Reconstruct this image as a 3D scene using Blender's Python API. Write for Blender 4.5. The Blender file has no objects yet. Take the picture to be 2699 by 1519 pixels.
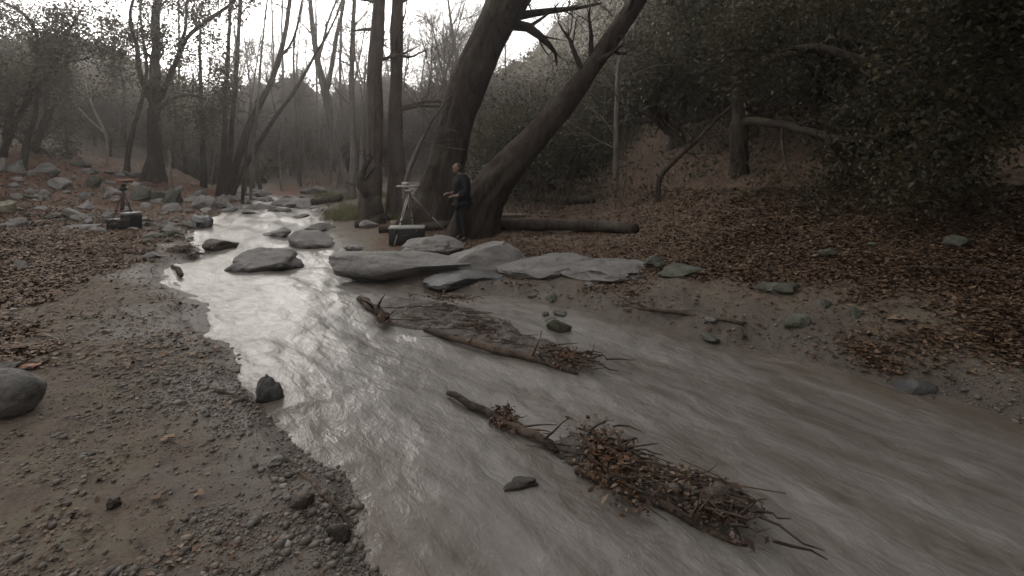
import bpy, math, random
import numpy as np
from mathutils import Vector, Matrix

C = bpy.context.scene.collection
SC = bpy.context.scene
F, CX, HY, CZ = 1350.0, 1349.5, 440.0, 1.8      # lens in photograph pixels, horizon row, eye height

# ------------------------------------------------------------------ camera
cam_d = bpy.data.cameras.new('camera')
cam = bpy.data.objects.new('camera', cam_d)
C.objects.link(cam)
cam.location = (0, 0, CZ)
cam.rotation_euler = (math.radians(90), 0, 0)
cam_d.sensor_fit = 'HORIZONTAL'
cam_d.sensor_width = 36.0
cam_d.lens = 36.0 * F / 2699.0
cam_d.shift_y = -(759.5 - HY) / 2699.0
cam_d.clip_start = 0.05
cam_d.clip_end = 1500
SC.camera = cam

# ------------------------------------------------------------------ light
SUN_EL, SUN_AZ = math.radians(17), math.radians(-31)   # azimuth from +Y towards +X
w = bpy.data.worlds.new('World')
SC.world = w
w.use_nodes = True
nt = w.node_tree
nt.nodes.clear()
sky = nt.nodes.new('ShaderNodeTexSky')
sky.sky_type = 'NISHITA'
sky.sun_disc = False
sky.sun_elevation = SUN_EL
sky.sun_rotation = SUN_AZ
sky.dust_density = 4.0
sky.air_density = 1.0
hs = nt.nodes.new('ShaderNodeHueSaturation')
hs.inputs['Saturation'].default_value = 0.12        # thin white overcast
bg = nt.nodes.new('ShaderNodeBackground')
bg.inputs['Strength'].default_value = 0.15
wo = nt.nodes.new('ShaderNodeOutputWorld')
nt.links.new(sky.outputs[0], hs.inputs['Color'])
cl = nt.nodes.new('ShaderNodeMix')                   # an even cloud layer over the clear sky
cl.data_type = 'RGBA'
cl.inputs[0].default_value = 0.66
cl.inputs[7].default_value = (5.8, 5.6, 5.4, 1)
nt.links.new(hs.outputs[0], cl.inputs[6])
nt.links.new(cl.outputs[2], bg.inputs['Color'])
nt.links.new(bg.outputs[0], wo.inputs['Surface'])

sd = bpy.data.lights.new('sun', 'SUN')
sd.energy = 1.5
sd.angle = math.radians(16)
sd.color = (1.0, 0.95, 0.88)
sun = bpy.data.objects.new('sun', sd)
C.objects.link(sun)
sv = Vector((math.sin(SUN_AZ) * math.cos(SUN_EL), math.cos(SUN_AZ) * math.cos(SUN_EL), math.sin(SUN_EL)))
sun.rotation_euler = sv.to_track_quat('Z', 'Y').to_euler()

SC.view_settings.view_transform = 'Standard'
SC.view_settings.look = 'None'
SC.view_settings.exposure = 0.9
SC.view_settings.gamma = 1.0
SC.view_settings.use_curve_mapping = False
SC.render.engine = 'CYCLES'
SC.cycles.use_denoising = True
SC.cycles.max_bounces = 6
SC.cycles.diffuse_bounces = 3
SC.cycles.glossy_bounces = 3
SC.cycles.transparent_max_bounces = 8
SC.cycles.volume_bounces = 0
SC.cycles.caustics_reflective = False
SC.cycles.caustics_refractive = False

# ------------------------------------------------------------------ noise
def _hash(ix, iy, iz, seed):
    h = (ix.astype(np.int64) * 374761393 + iy.astype(np.int64) * 668265263 + iz.astype(np.int64) * 2147483647 + seed * 1274126177) & 0xffffffff
    h = ((h ^ (h >> 13)) * 1274126177) & 0xffffffff
    h = (h ^ (h >> 16)) & 0xffff
    return h / 65535.0

def vn(x, y, z=0.0, seed=1):
    x, y, z = np.broadcast_arrays(np.asarray(x, float), np.asarray(y, float), np.asarray(z, float))
    ix, iy, iz = np.floor(x), np.floor(y), np.floor(z)
    fx, fy, fz = x - ix, y - iy, z - iz
    fx, fy, fz = [f * f * f * (f * (f * 6 - 15) + 10) for f in (fx, fy, fz)]
    r = 0
    for a in (0, 1):
        for b in (0, 1):
            for c in (0, 1):
                r = r + _hash(ix + a, iy + b, iz + c, seed) * (fx if a else 1 - fx) * (fy if b else 1 - fy) * (fz if c else 1 - fz)
    return r * 2 - 1

def fbm(x, y, z=0.0, o=3, seed=1):
    r, a, s = 0, 1.0, 1.0
    for i in range(o):
        r = r + a * vn(np.asarray(x) * s, np.asarray(y) * s, np.asarray(z) * s, seed + i * 7)
        a *= .5
        s *= 2.03
    return r

def sm(a, b, x):
    t = np.clip((np.asarray(x, float) - a) / (b - a), 0, 1)
    return t * t * (3 - 2 * t)

# ------------------------------------------------------------------ terrain functions
def WL(y):
    return -0.15 + 0.022 * (np.clip(y, -12, 45) - 2)

def wpt(px, py):                     # where the sight line through a photo pixel meets the water
    Y = (CZ + 0.194) / ((py - HY) / F + 0.022)
    return ((px - CX) / F * Y, Y)

L_px = [(980, 1519), (900, 1290), (750, 1100), (640, 990), (570, 900), (520, 840), (470, 770), (440, 722), (452, 700), (505, 682),
        (520, 655), (488, 630), (505, 610), (560, 592), (588, 565), (600, 545), (640, 528), (676, 518), (640, 508)]
R_px = [(2699, 1120), (2300, 1010), (2000, 925), (1700, 855), (1500, 812), (1300, 780), (1100, 755), (950, 728), (872, 690),
        (850, 650), (835, 620), (845, 590), (850, 565), (825, 545), (760, 528), (700, 512)]
L_w = [(4.5, -7.5), (1.8, -1.6), (.4, 1.1)] + [wpt(*p) for p in L_px] + [(-24, 38), (-30, 44)]
R_w = [(8.5, -5.5), (4.6, 1.2)] + [wpt(*p) for p in R_px] + [(-19, 38), (-26, 46)]
POLY = np.array(L_w + R_w[::-1])

def resample(pts, n):
    pts = np.asarray(pts, float)
    d = np.r_[0, np.cumsum(np.linalg.norm(np.diff(pts, axis=0), axis=1))]
    u = np.linspace(0, d[-1], n)
    return np.stack([np.interp(u, d, pts[:, k]) for k in range(pts.shape[1])], 1)

MID = (resample(L_w, 24) + resample(R_w, 24)) / 2
for _ in range(2):
    MID[1:-1] = (MID[:-2] + MID[1:-1] * 2 + MID[2:]) / 4

def seg_near(x, y, A, B):
    best = np.full(x.shape, 1e9)
    bi = np.zeros(x.shape, int)
    bt = np.zeros(x.shape)
    for i in range(len(A)):
        ax, ay = A[i]
        dx, dy = B[i] - A[i]
        t = np.clip(((x - ax) * dx + (y - ay) * dy) / (dx * dx + dy * dy), 0, 1)
        q = (x - ax - t * dx) ** 2 + (y - ay - t * dy) ** 2
        m = q < best
        best[m] = q[m]
        bi[m] = i
        bt[m] = t[m]
    return np.sqrt(best), bi, bt

def creek(x, y):
    """signed distance to the water edge (inside negative), distance along and across the flow"""
    x = np.atleast_1d(np.asarray(x, float)); y = np.atleast_1d(np.asarray(y, float))
    A, B = POLY, np.roll(POLY, -1, axis=0)
    d, _, _ = seg_near(x, y, A, B)
    ins = np.zeros(x.shape, bool)
    for (ax, ay), (bx, by) in zip(A, B):
        c = (ay > y) != (by > y)
        with np.errstate(divide='ignore', invalid='ignore'):
            ins ^= c & (x < (bx - ax) * (y - ay) / (by - ay if by != ay else 1e-9) + ax)
    d = np.where(ins, -d, d)
    d = d + .10 * fbm(x * 1.9, y * 1.9, 0, 3, 91) * np.clip(np.hypot(x, y) / 5, .4, 1.2)
    _, i, t = seg_near(x, y, MID[:-1], MID[1:])
    D = MID[1:] - MID[:-1]
    ln = np.linalg.norm(D, axis=1)
    cum = np.r_[0, np.cumsum(ln)][:-1]
    s = cum[i] + t * ln[i]
    P = MID[:-1][i] + D[i] * t[..., None]
    T = D[i] / ln[i][..., None]
    tt = T[..., 0] * (y - P[..., 1]) - T[..., 1] * (x - P[..., 0])    # >0 on the left bank looking upstream
    return d, s, tt

_E = np.array([(-3.2, .34), (-1.4, .22), (-1.0, .12), (-.8, .115), (-.6, .125), (-.4, .12), (-.2, .14), (0, .205), (.155, .30), (.4, .55), (1, .62), (3.2, .55)])

def ground_full(x, y):
    x = np.atleast_1d(np.asarray(x, float)); y = np.atleast_1d(np.asarray(y, float))
    d, s, t = creek(x, y)
    wl = WL(y)
    left = t > 0
    do = np.maximum(d, 0)
    dc = np.minimum(do, 11)
    hl = .09 * sm(0, .3, do) + .05 * do.clip(0, 30) + .0105 * dc ** 2
    k = .05 + .22 * sm(-.5, 4.5, x - .12 * (y - 6))
    hr = .10 * sm(0, .4, do) + k * np.minimum(do, 14)
    land = np.where(left, hl, hr)
    bed = -np.minimum(.4, .25 * np.maximum(-d, 0)) 
    R = np.hypot(x, y)
    dx = x / np.maximum(np.abs(y), R * .3)
    e = np.interp(dx, _E[:, 0], _E[:, 1])
    r0 = np.interp(dx, [-1.2, -.6, -.3, .1, .4, 1], [17, 20, 30, 30, 16, 12])
    hill = sm(0, 1, (R - r0) / (78 - r0)) * (e * 72)
    hill *= np.where(y < 0, .6, 1.0)
    n1 = fbm(x * .12, y * .12, 0, 3, 3) * (.5 * sm(14, 40, R) + 3.0 * sm(40, 80, R))
    n2 = fbm(x * 1.1, y * 1.1, 0, 3, 11) * (.018 + .05 * sm(1.2, 4, do))
    n3 = fbm(x * 7, y * 7, 0, 3, 17) * .010 * (R < 14)
    h = wl + np.where(d < 0, bed, land) + hill * sm(0, 4, do) + n1 * sm(1, 6, do) + (n2 + n3) * sm(-.05, .25, d)
    return h, d, s, t

def gz(x, y):
    return float(ground_full(x, y)[0][0])

def ghit(px, py, r0=1.6, r1=90):
    """first point of the ground along the sight line through a photo pixel"""
    Y = np.geomspace(r0, r1, 700)
    x = (px - CX) / F * Y
    z = CZ + (HY - py) / F * Y
    h = ground_full(x, Y)[0]
    h = np.maximum(h, np.where(creek(x, Y)[0] < 0, WL(Y), -99))
    idx = np.nonzero(z <= h)[0]
    i = idx[0] if len(idx) else len(Y) - 1
    return float(x[i]), float(Y[i]), float(h[i])

def at(px, py, Y):
    return np.array([(px - CX) / F * Y, Y, CZ + (HY - py) / F * Y])

# ------------------------------------------------------------------ object helpers
def link(o, parent=None):
    C.objects.link(o)
    if parent is not None:
        o.parent = parent
    return o

def mk(name, V, Fc, mat=None, parent=None, smooth=True, mats=None, mi=None):
    me = bpy.data.meshes.new(name)
    V = np.asarray(V, np.float32).reshape(-1, 3)
    if isinstance(Fc, np.ndarray):
        n, kk = Fc.shape
        me.vertices.add(len(V))
        me.vertices.foreach_set('co', V.ravel())
        me.loops.add(n * kk)
        me.loops.foreach_set('vertex_index', Fc.astype(np.int32).ravel())
        me.polygons.add(n)
        me.polygons.foreach_set('loop_start', (np.arange(n) * kk).astype(np.int32))
        me.update(calc_edges=True)
        me.validate()
    else:
        me.from_pydata([tuple(v) for v in V], [], [tuple(f) for f in Fc])
    for m in (mats or ([mat] if mat else [])):
        me.materials.append(m)
    if smooth:
        me.polygons.foreach_set('use_smooth', np.ones(len(me.polygons), bool))
    if mi is not None:
        me.polygons.foreach_set('material_index', np.asarray(mi, np.int32))
    o = bpy.data.objects.new(name, me)
    return link(o, parent)

def tag(o, label=None, cat=None, group=None, kind=None):
    for k_, v_ in (('label', label), ('category', cat), ('group', group), ('kind', kind)):
        if v_:
            o[k_] = v_
    return o

def thing(name, label, cat, loc, group=None, rz=0):
    o = bpy.data.objects.new(name, None)
    o.empty_display_size = .2
    link(o)
    o.location = loc
    o.rotation_euler = (0, 0, rz)
    return tag(o, label, cat, group)

def copy_tree(o, parent=None):
    c = o.copy()
    C.objects.link(c)
    if parent is not None:
        c.parent = parent
    for ch in o.children:
        copy_tree(ch, c)
    return c

class Bag:
    """gathers quads, then links them as one mesh"""
    def __init__(s): s.v, s.f, s.n = [], [], 0
    def add(s, V, Q):
        V = np.asarray(V, float).reshape(-1, 3); Q = np.asarray(Q, int)
        if Q.shape[1] == 3: Q = np.c_[Q, Q[:, 2]]
        s.v.append(V); s.f.append(Q + s.n); s.n += len(V)
    def build(s, name, mat, parent=None, smooth=True, off=None):
        if not s.v: return None
        V = np.concatenate(s.v); Q = np.concatenate(s.f)
        if off is not None: V = V - np.asarray(off)
        tri = Q[:, 2] == Q[:, 3]
        if tri.any():
            faces = [tuple(q[:3]) if a else tuple(q) for q, a in zip(Q.tolist(), tri)]
            return mk(name, V, faces, mat, parent, smooth)
        return mk(name, V, Q, mat, parent, smooth)
    def box(s, c, size, rot=None, taper=1.0):
        x, y, z = np.array(size) / 2
        V = np.array([(-x, -y, -z), (x, -y, -z), (x, y, -z), (-x, y, -z), (-x * taper, -y * taper, z), (x * taper, -y * taper, z), (x * taper, y * taper, z), (-x * taper, y * taper, z)])
        if rot is not None: V = V @ np.array(rot).T
        s.add(V + np.array(c), [(0, 3, 2, 1), (4, 5, 6, 7), (0, 1, 5, 4), (1, 2, 6, 5), (2, 3, 7, 6), (3, 0, 4, 7)])
    def tubes(s, P, R, n=6):
        V, Q = tubes(P, R, n)
        s.add(V, Q)
    def rod(s, a, b, r0, r1=None, n=8):
        r1 = r0 if r1 is None else r1
        a, b = np.array(a, float), np.array(b, float)
        P = np.array([a, a, b, b])[None]
        V, Q = tubes(np.array([a, a + (b - a) * 1e-3, b - (b - a) * 1e-3, b])[None], np.array([[.0005, r0, r1, .0005]]), n)
        s.add(V, Q)

def tubes(P, R, n=6):
    P = np.asarray(P, float); R = np.asarray(R, float)
    T, K, _ = P.shape
    tan = np.gradient(P, axis=1)
    tan /= np.linalg.norm(tan, axis=2, keepdims=True) + 1e-9
    ov = P[:, -1] - P[:, 0]
    ov /= np.linalg.norm(ov, axis=1, keepdims=True) + 1e-9
    ref = np.where(np.abs(ov[:, 2:3]) < .7, np.array([[0, 0, 1.]]), np.array([[1., 0.15, 0]]))[:, None, :]
    u = np.cross(tan, np.broadcast_to(ref, tan.shape))
    u /= np.linalg.norm(u, axis=2, keepdims=True) + 1e-9
    v = np.cross(tan, u)
    a = np.arange(n) / n * 2 * np.pi
    ring = P[:, :, None, :] + R[:, :, None, None] * (np.cos(a)[None, None, :, None] * u[:, :, None, :] + np.sin(a)[None, None, :, None] * v[:, :, None, :])
    idx = np.arange(T * K * n).reshape(T, K, n)
    q = np.stack([idx[:, :-1, :], np.roll(idx, -1, 2)[:, :-1, :], np.roll(idx, -1, 2)[:, 1:, :], idx[:, 1:, :]], -1).reshape(-1, 4)
    return ring.reshape(-1, 3), q

def rnd_dirs(rng, n):
    v = rng.normal(size=(n, 3))
    return v / np.linalg.norm(v, axis=1, keepdims=True)

def path(pts, n, rng, wob=.0):
    """smooth curve with n points through pts (x,y,z,r) with a slight crookedness"""
    P = resample(pts, n)
    for _ in range(2):
        P[1:-1] = (P[:-2] + 2 * P[1:-1] + P[2:]) / 4
    if wob:
        w_ = rng.normal(size=(n, 3)) * wob
        w_[0] = 0
        w_[1:-1] = (w_[:-2] + w_[1:-1] + w_[2:]) / 3
        P[:, :3] += w_
    return P

def spawn(rng, P, R, m, ln, ang=(30, 65), up=.25, K=5, rs=.55, u0=.25, bend=.25, rmin=.003, droop=0):
    """m children on each parent path"""
    T, Kp, _ = P.shape
    u = rng.uniform(u0, 1, (T, m)) * (Kp - 1)
    i = np.minimum(u.astype(int), Kp - 2)
    f = (u - i)[..., None]
    ti = np.arange(T)[:, None]
    base = P[ti, i] * (1 - f) + P[ti, i + 1] * f
    rad = R[ti, i] * (1 - f[..., 0]) + R[ti, i + 1] * f[..., 0]
    tan = P[ti, i + 1] - P[ti, i]
    tan /= np.linalg.norm(tan, axis=2, keepdims=True) + 1e-9
    rv = rnd_dirs(rng, T * m).reshape(T, m, 3)
    rv -= (rv * tan).sum(2, keepdims=True) * tan
    rv /= np.linalg.norm(rv, axis=2, keepdims=True) + 1e-9
    a = np.radians(rng.uniform(*ang, (T, m)))[..., None]
    dr = tan * np.cos(a) + rv * np.sin(a)
    dr[..., 2] += up
    dr /= np.linalg.norm(dr, axis=2, keepdims=True) + 1e-9
    L = rng.uniform(*ln, (T, m))[..., None] * (1.15 - .6 * (u / (Kp - 1))[..., None])
    base, dr, L, rad = base.reshape(-1, 3), dr.reshape(-1, 3), L.reshape(-1, 1), rad.reshape(-1)
    N = len(base)
    side = rnd_dirs(rng, N) * bend
    out = [base]
    cur = dr.copy()
    for k in range(1, K):
        cur = cur + side / K + rng.normal(size=(N, 3)) * .14
        cur[:, 2] += (up * .25 - droop) / K
        cur /= np.linalg.norm(cur, axis=1, keepdims=True)
        out.append(out[-1] + cur * L / (K - 1))
    CP = np.stack(out, 1)
    r0 = np.maximum(rad * rs * rng.uniform(.7, 1, N), rmin)
    CR = r0[:, None] * np.linspace(1, .16, K)[None]
    return CP, np.maximum(CR, rmin * .6)

def leaf_quads(rng, cen, size, flat=0.0, aspect=.5):
    """one pointed four-cornered blade at each centre"""
    n = len(cen)
    d = rnd_dirs(rng, n)
    d[:, 2] *= (1 - flat)
    d /= np.linalg.norm(d, axis=1, keepdims=True)
    r = rnd_dirs(rng, n)
    if flat: r = r * (1 - flat) + np.array([0, 0, 1.0]) * flat
    sd_ = np.cross(d, r)
    sd_ /= np.linalg.norm(sd_, axis=1, keepdims=True) + 1e-9
    nn = np.cross(sd_, d)
    s = (size * rng.uniform(.6, 1.3, n))[:, None]
    V = np.stack([cen - d * s * .5, cen + sd_ * s * aspect * .5 + nn * s * .08, cen + d * s * .5, cen - sd_ * s * aspect * .5 + nn * s * .08], 1)
    return V.reshape(-1, 3), np.arange(n * 4).reshape(n, 4)

# ------------------------------------------------------------------ materials
def mat(name, rough=.8, spec=.3):
    m = bpy.data.materials.new(name)
    m.use_nodes = True
    b = m.node_tree.nodes['Principled BSDF']
    b.inputs['Roughness'].default_value = rough
    b.inputs['Specular IOR Level'].default_value = spec
    return m, m.node_tree, b

def nd(t, typ, **kw):
    n = t.nodes.new(typ)
    for k_, v_ in kw.items():
        if hasattr(n, k_): setattr(n, k_, v_)
        else: n.inputs[k_].default_value = v_
    return n

def noise(t, scale, detail=4, vec=None, rough=.55, dist=0):
    n = nd(t, 'ShaderNodeTexNoise')
    n.inputs['Scale'].default_value = scale
    n.inputs['Detail'].default_value = detail
    n.inputs['Roughness'].default_value = rough
    n.inputs['Distortion'].default_value = dist
    if vec is not None: t.links.new(vec, n.inputs['Vector'])
    return n.outputs['Fac']

def ramp(t, fac, stops):
    r = nd(t, 'ShaderNodeValToRGB')
    e = r.color_ramp.elements
    while len(e) < len(stops): e.new(.5)
    for k_, (p_, c_) in zip(e, stops):
        k_.position = p_
        k_.color = tuple(c_) + (1,) if len(c_) == 3 else c_
    t.links.new(fac, r.inputs['Fac'])
    return r.outputs['Color']

def mixc(t, fac, a, b):
    n = nd(t, 'ShaderNodeMix', data_type='RGBA')
    for sock, val in ((0, fac), (6, a), (7, b)):
        if isinstance(val, (int, float)): n.inputs[sock].default_value = val
        elif isinstance(val, tuple): n.inputs[sock].default_value = val + (1,)
        else: t.links.new(val, n.inputs[sock])
    return n.outputs[2]

def math_(t, op, a, b=None):
    n = nd(t, 'ShaderNodeMath', operation=op)
    for i, v_ in enumerate((a, b)):
        if v_ is None: continue
        if isinstance(v_, (int, float)): n.inputs[i].default_value = v_
        else: t.links.new(v_, n.inputs[i])
    return n.outputs[0]

def bump(t, b, h, strength=.5, dist=.02):
    n = nd(t, 'ShaderNodeBump')
    n.inputs['Strength'].default_value = strength
    n.inputs['Distance'].default_value = dist
    t.links.new(h, n.inputs['Height'])
    t.links.new(n.outputs[0], b.inputs['Normal'])

def geo_pos(t):
    return nd(t, 'ShaderNodeNewGeometry').outputs['Position']

def obj_pos(t):
    return nd(t, 'ShaderNodeTexCoord').outputs['Object']

def rock_mat(name, c0, c1, c2, moss=0.0, wet=0.0):
    m, t, b = mat(name, .75 - .45 * wet, .35)
    p = geo_pos(t)
    big = noise(t, 2.2, 6, p, .6, .6)
    fine = noise(t, 38, 5, p, .7)
    col = mixc(t, ramp(t, big, [(.32, (0, 0, 0)), (.68, (1, 1, 1))]), c0, c1)
    col = mixc(t, ramp(t, fine, [(.45, (0, 0, 0)), (.75, (.7, .7, .7))]), col, c2)
    if moss:
        mm = ramp(t, noise(t, 5, 5, p, .65, .4), [(.5 - .25 * moss, (0, 0, 0)), (.75 - .2 * moss, (1, 1, 1))])
        col = mixc(t, mm, col, (.055, .062, .035))
    stain = ramp(t, noise(t, 3.1, 6, p, .7, 1.2), [(.50, (0, 0, 0)), (.66, (.75, .75, .75))])
    col = mixc(t, stain, col, tuple(v * .62 for v in c0))
    vo = nd(t, 'ShaderNodeTexVoronoi', feature='F1')
    vo.inputs['Scale'].default_value = 26
    t.links.new(p, vo.inputs['Vector'])
    spot = math_(t, 'MULTIPLY', ramp(t, vo.outputs['Distance'], [(.10, (1, 1, 1)), (.26, (0, 0, 0))]), ramp(t, noise(t, 4.5, 3, p), [(.52, (0, 0, 0)), (.6, (1, 1, 1))]))
    col = mixc(t, math_(t, 'MULTIPLY', spot, .55), col, (.26, .255, .22))
    wa = nd(t, 'ShaderNodeAttribute', attribute_name='wetline')
    col = mixc(t, math_(t, 'MULTIPLY', wa.outputs['Fac'], .8), col, tuple(v * .4 for v in c0))
    t.links.new(col, b.inputs['Base Color'])
    h = math_(t, 'ADD', math_(t, 'MULTIPLY', big, 1.0), math_(t, 'MULTIPLY', fine, .25))
    bump(t, b, h, .8, .09)
    return m

M = {}
M['rock_grey'] = rock_mat('grey_rock', (.125, .120, .114), (.205, .198, .19), (.27, .262, .25))
M['rock_pale'] = rock_mat('pale_rock', (.15, .14, .132), (.23, .22, .21), (.29, .28, .27))
M['rock_moss'] = rock_mat('mossy_rock', (.075, .075, .066), (.12, .12, .107), (.17, .17, .15), moss=.5)
M['rock_wet'] = rock_mat('wet_rock', (.065, .066, .066), (.115, .118, .12), (.155, .155, .155), wet=.7)
M['rock_brown'] = rock_mat('brown_rock', (.04, .031, .026), (.085, .069, .058), (.13, .11, .095), wet=.3)
M['mud'] = rock_mat('dark_matted_gravel', (.035, .026, .021), (.075, .060, .050), (.14, .118, .10), wet=.25)
M['rock_tan'] = rock_mat('tan_rock', (.15, .14, .10), (.24, .22, .17), (.30, .28, .23), moss=.25)

def bark_mat(name, c0, c1, c2=None, scale=9):
    m, t, b = mat(name, .9, .2)
    p = geo_pos(t)
    mp = nd(t, 'ShaderNodeMapping')
    mp.inputs['Scale'].default_value = (1, 1, .22)
    t.links.new(p, mp.inputs['Vector'])
    n = noise(t, scale, 6, mp.outputs[0], .65, .8)
    big = noise(t, 1.3, 4, p, .6)
    col = mixc(t, ramp(t, n, [(.35, (0, 0, 0)), (.65, (1, 1, 1))]), c0, c1)
    if c2: col = mixc(t, ramp(t, big, [(.48, (0, 0, 0)), (.62, (1, 1, 1))]), col, c2)
    t.links.new(col, b.inputs['Base Color'])
    bump(t, b, n, .9, .05)
    return m

M['bark_dark'] = bark_mat('dark_bark', (.018, .013, .011), (.062, .047, .039), (.070, .062, .048))
M['bark_brown'] = bark_mat('brown_bark', (.045, .033, .028), (.105, .08, .068), (.085, .07, .06))
M['bark_grey'] = bark_mat('grey_bark', (.09, .078, .07), (.18, .16, .145), (.115, .10, .09))
M['bark_twig'] = bark_mat('twig_bark', (.09, .074, .064), (.18, .155, .138))
M['bark_pale'] = bark_mat('pale_grey_bark', (.15, .13, .115), (.27, .24, .22))
M['wood_wet'] = bark_mat('wet_driftwood', (.03, .022, .018), (.075, .055, .043), (.12, .09, .07), 14)
M['wood_pale'] = bark_mat('bleached_wood', (.16, .13, .11), (.30, .26, .23), None, 14)

def leaf_mat(name, cols, trans=.35, rough=.6, bright=1.0):
    m, t, b = mat(name, rough, .25)
    g = nd(t, 'ShaderNodeNewGeometry')
    col = ramp(t, g.outputs['Random Per Island'], [(i / (len(cols) - 1), c) for i, c in enumerate(cols)])
    t.links.new(col, b.inputs['Base Color'])
    if trans:
        tr = nd(t, 'ShaderNodeBsdfTranslucent')
        t.links.new(col, tr.inputs['Color'])
        mx = nd(t, 'ShaderNodeMixShader')
        mx.inputs[0].default_value = trans
        t.links.new(b.outputs[0], mx.inputs[1])
        t.links.new(tr.outputs[0], mx.inputs[2])
        t.links.new(mx.outputs[0], t.nodes['Material Output'].inputs['Surface'])
    return m

M['leaf_oak'] = leaf_mat('oak_leaves', [(.040, .037, .023), (.065, .061, .035), (.088, .079, .045), (.054, .050, .030), (.080, .064, .040)])
M['leaf_olive'] = leaf_mat('olive_leaves', [(.10, .092, .052), (.13, .12, .066), (.085, .078, .046), (.14, .118, .072)])
M['leaf_shrub'] = leaf_mat('shrub_leaves', [(.050, .050, .028), (.075, .072, .038), (.040, .038, .023), (.085, .070, .043)])
M['leaf_dead'] = leaf_mat('dead_leaves', [(.065, .039, .025), (.115, .072, .045), (.15, .10, .066), (.09, .052, .031), (.046, .028, .02), (.20, .145, .10), (.125, .07, .038), (.08, .05, .034)], 0)
M['leaf_orange'] = leaf_mat('orange_leaves', [(.075, .034, .014), (.045, .023, .012), (.12, .052, .020), (.03, .018, .011), (.065, .036, .02), (.10, .06, .034), (.038, .024, .016)], 0, .5)
M['leaf_wet'] = leaf_mat('wet_dark_leaves', [(.028, .017, .012), (.05, .028, .017), (.035, .022, .015), (.07, .036, .02)], 0, .4)
M['grass'] = leaf_mat('bank_grass', [(.12, .125, .055), (.17, .165, .085), (.10, .105, .05), (.20, .18, .11)], .3)

def pebble_mat():
    m, t, b = mat('pebbles', .65, .35)
    g = nd(t, 'ShaderNodeNewGeometry')
    col = ramp(t, g.outputs['Random Per Island'], [(0, (.06, .048, .040)), (.25, (.11, .09, .075)), (.45, (.15, .126, .10)), (.6, (.085, .082, .08)), (.75, (.20, .165, .135)), (.9, (.13, .122, .115)), (1, (.28, .25, .225))])
    t.links.new(mixc(t, math_(t, 'MULTIPLY', noise(t, 90, 3, g.outputs['Position']), .5), col, (.09, .08, .07)), b.inputs['Base Color'])
    return m
M['pebble'] = pebble_mat()

def plain(name, col, rough=.5, metal=0.0, spec=.4, n=60, amt=.12):
    m, t, b = mat(name, rough, spec)
    b.inputs['Metallic'].default_value = metal
    f = noise(t, n, 4, obj_pos(t), .6)
    t.links.new(mixc(t, f, tuple(c * (1 - amt) for c in col), tuple(min(1, c * (1 + amt)) for c in col)), b.inputs['Base Color'])
    return m
M['black_plastic'] = plain('black_plastic', (.012, .012, .012), .55)
M['dark_lid'] = plain('scuffed_grey_lid', (.24, .24, .23), .5)
M['tripod_grey'] = plain('pale_grey_tripod_metal', (.34, .33, .31), .4, .3)
M['tripod_dark'] = plain('dark_tripod_metal', (.075, .055, .045), .5, .2)
M['orange_paint'] = plain('orange_red_paint', (.17, .06, .038), .5)
M['jacket'] = plain('black_jacket_cloth', (.011, .011, .014), .85, 0, .2, 25, .3)
M['trousers'] = plain('dark_trouser_cloth', (.014, .014, .015), .85, 0, .2, 25, .3)
M['skin'] = plain('skin', (.21, .125, .095), .55, 0, .35)
M['hair'] = plain('brown_hair', (.05, .03, .022), .7, 0, .3, 120, .4)
M['boot'] = plain('dark_boot_leather', (.018, .014, .012), .6)
M['cap'] = plain('faded_cap_cloth', (.26, .17, .13), .85, 0, .2)
M['eye'] = plain('dark_eye', (.01, .008, .007), .2)

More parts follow.
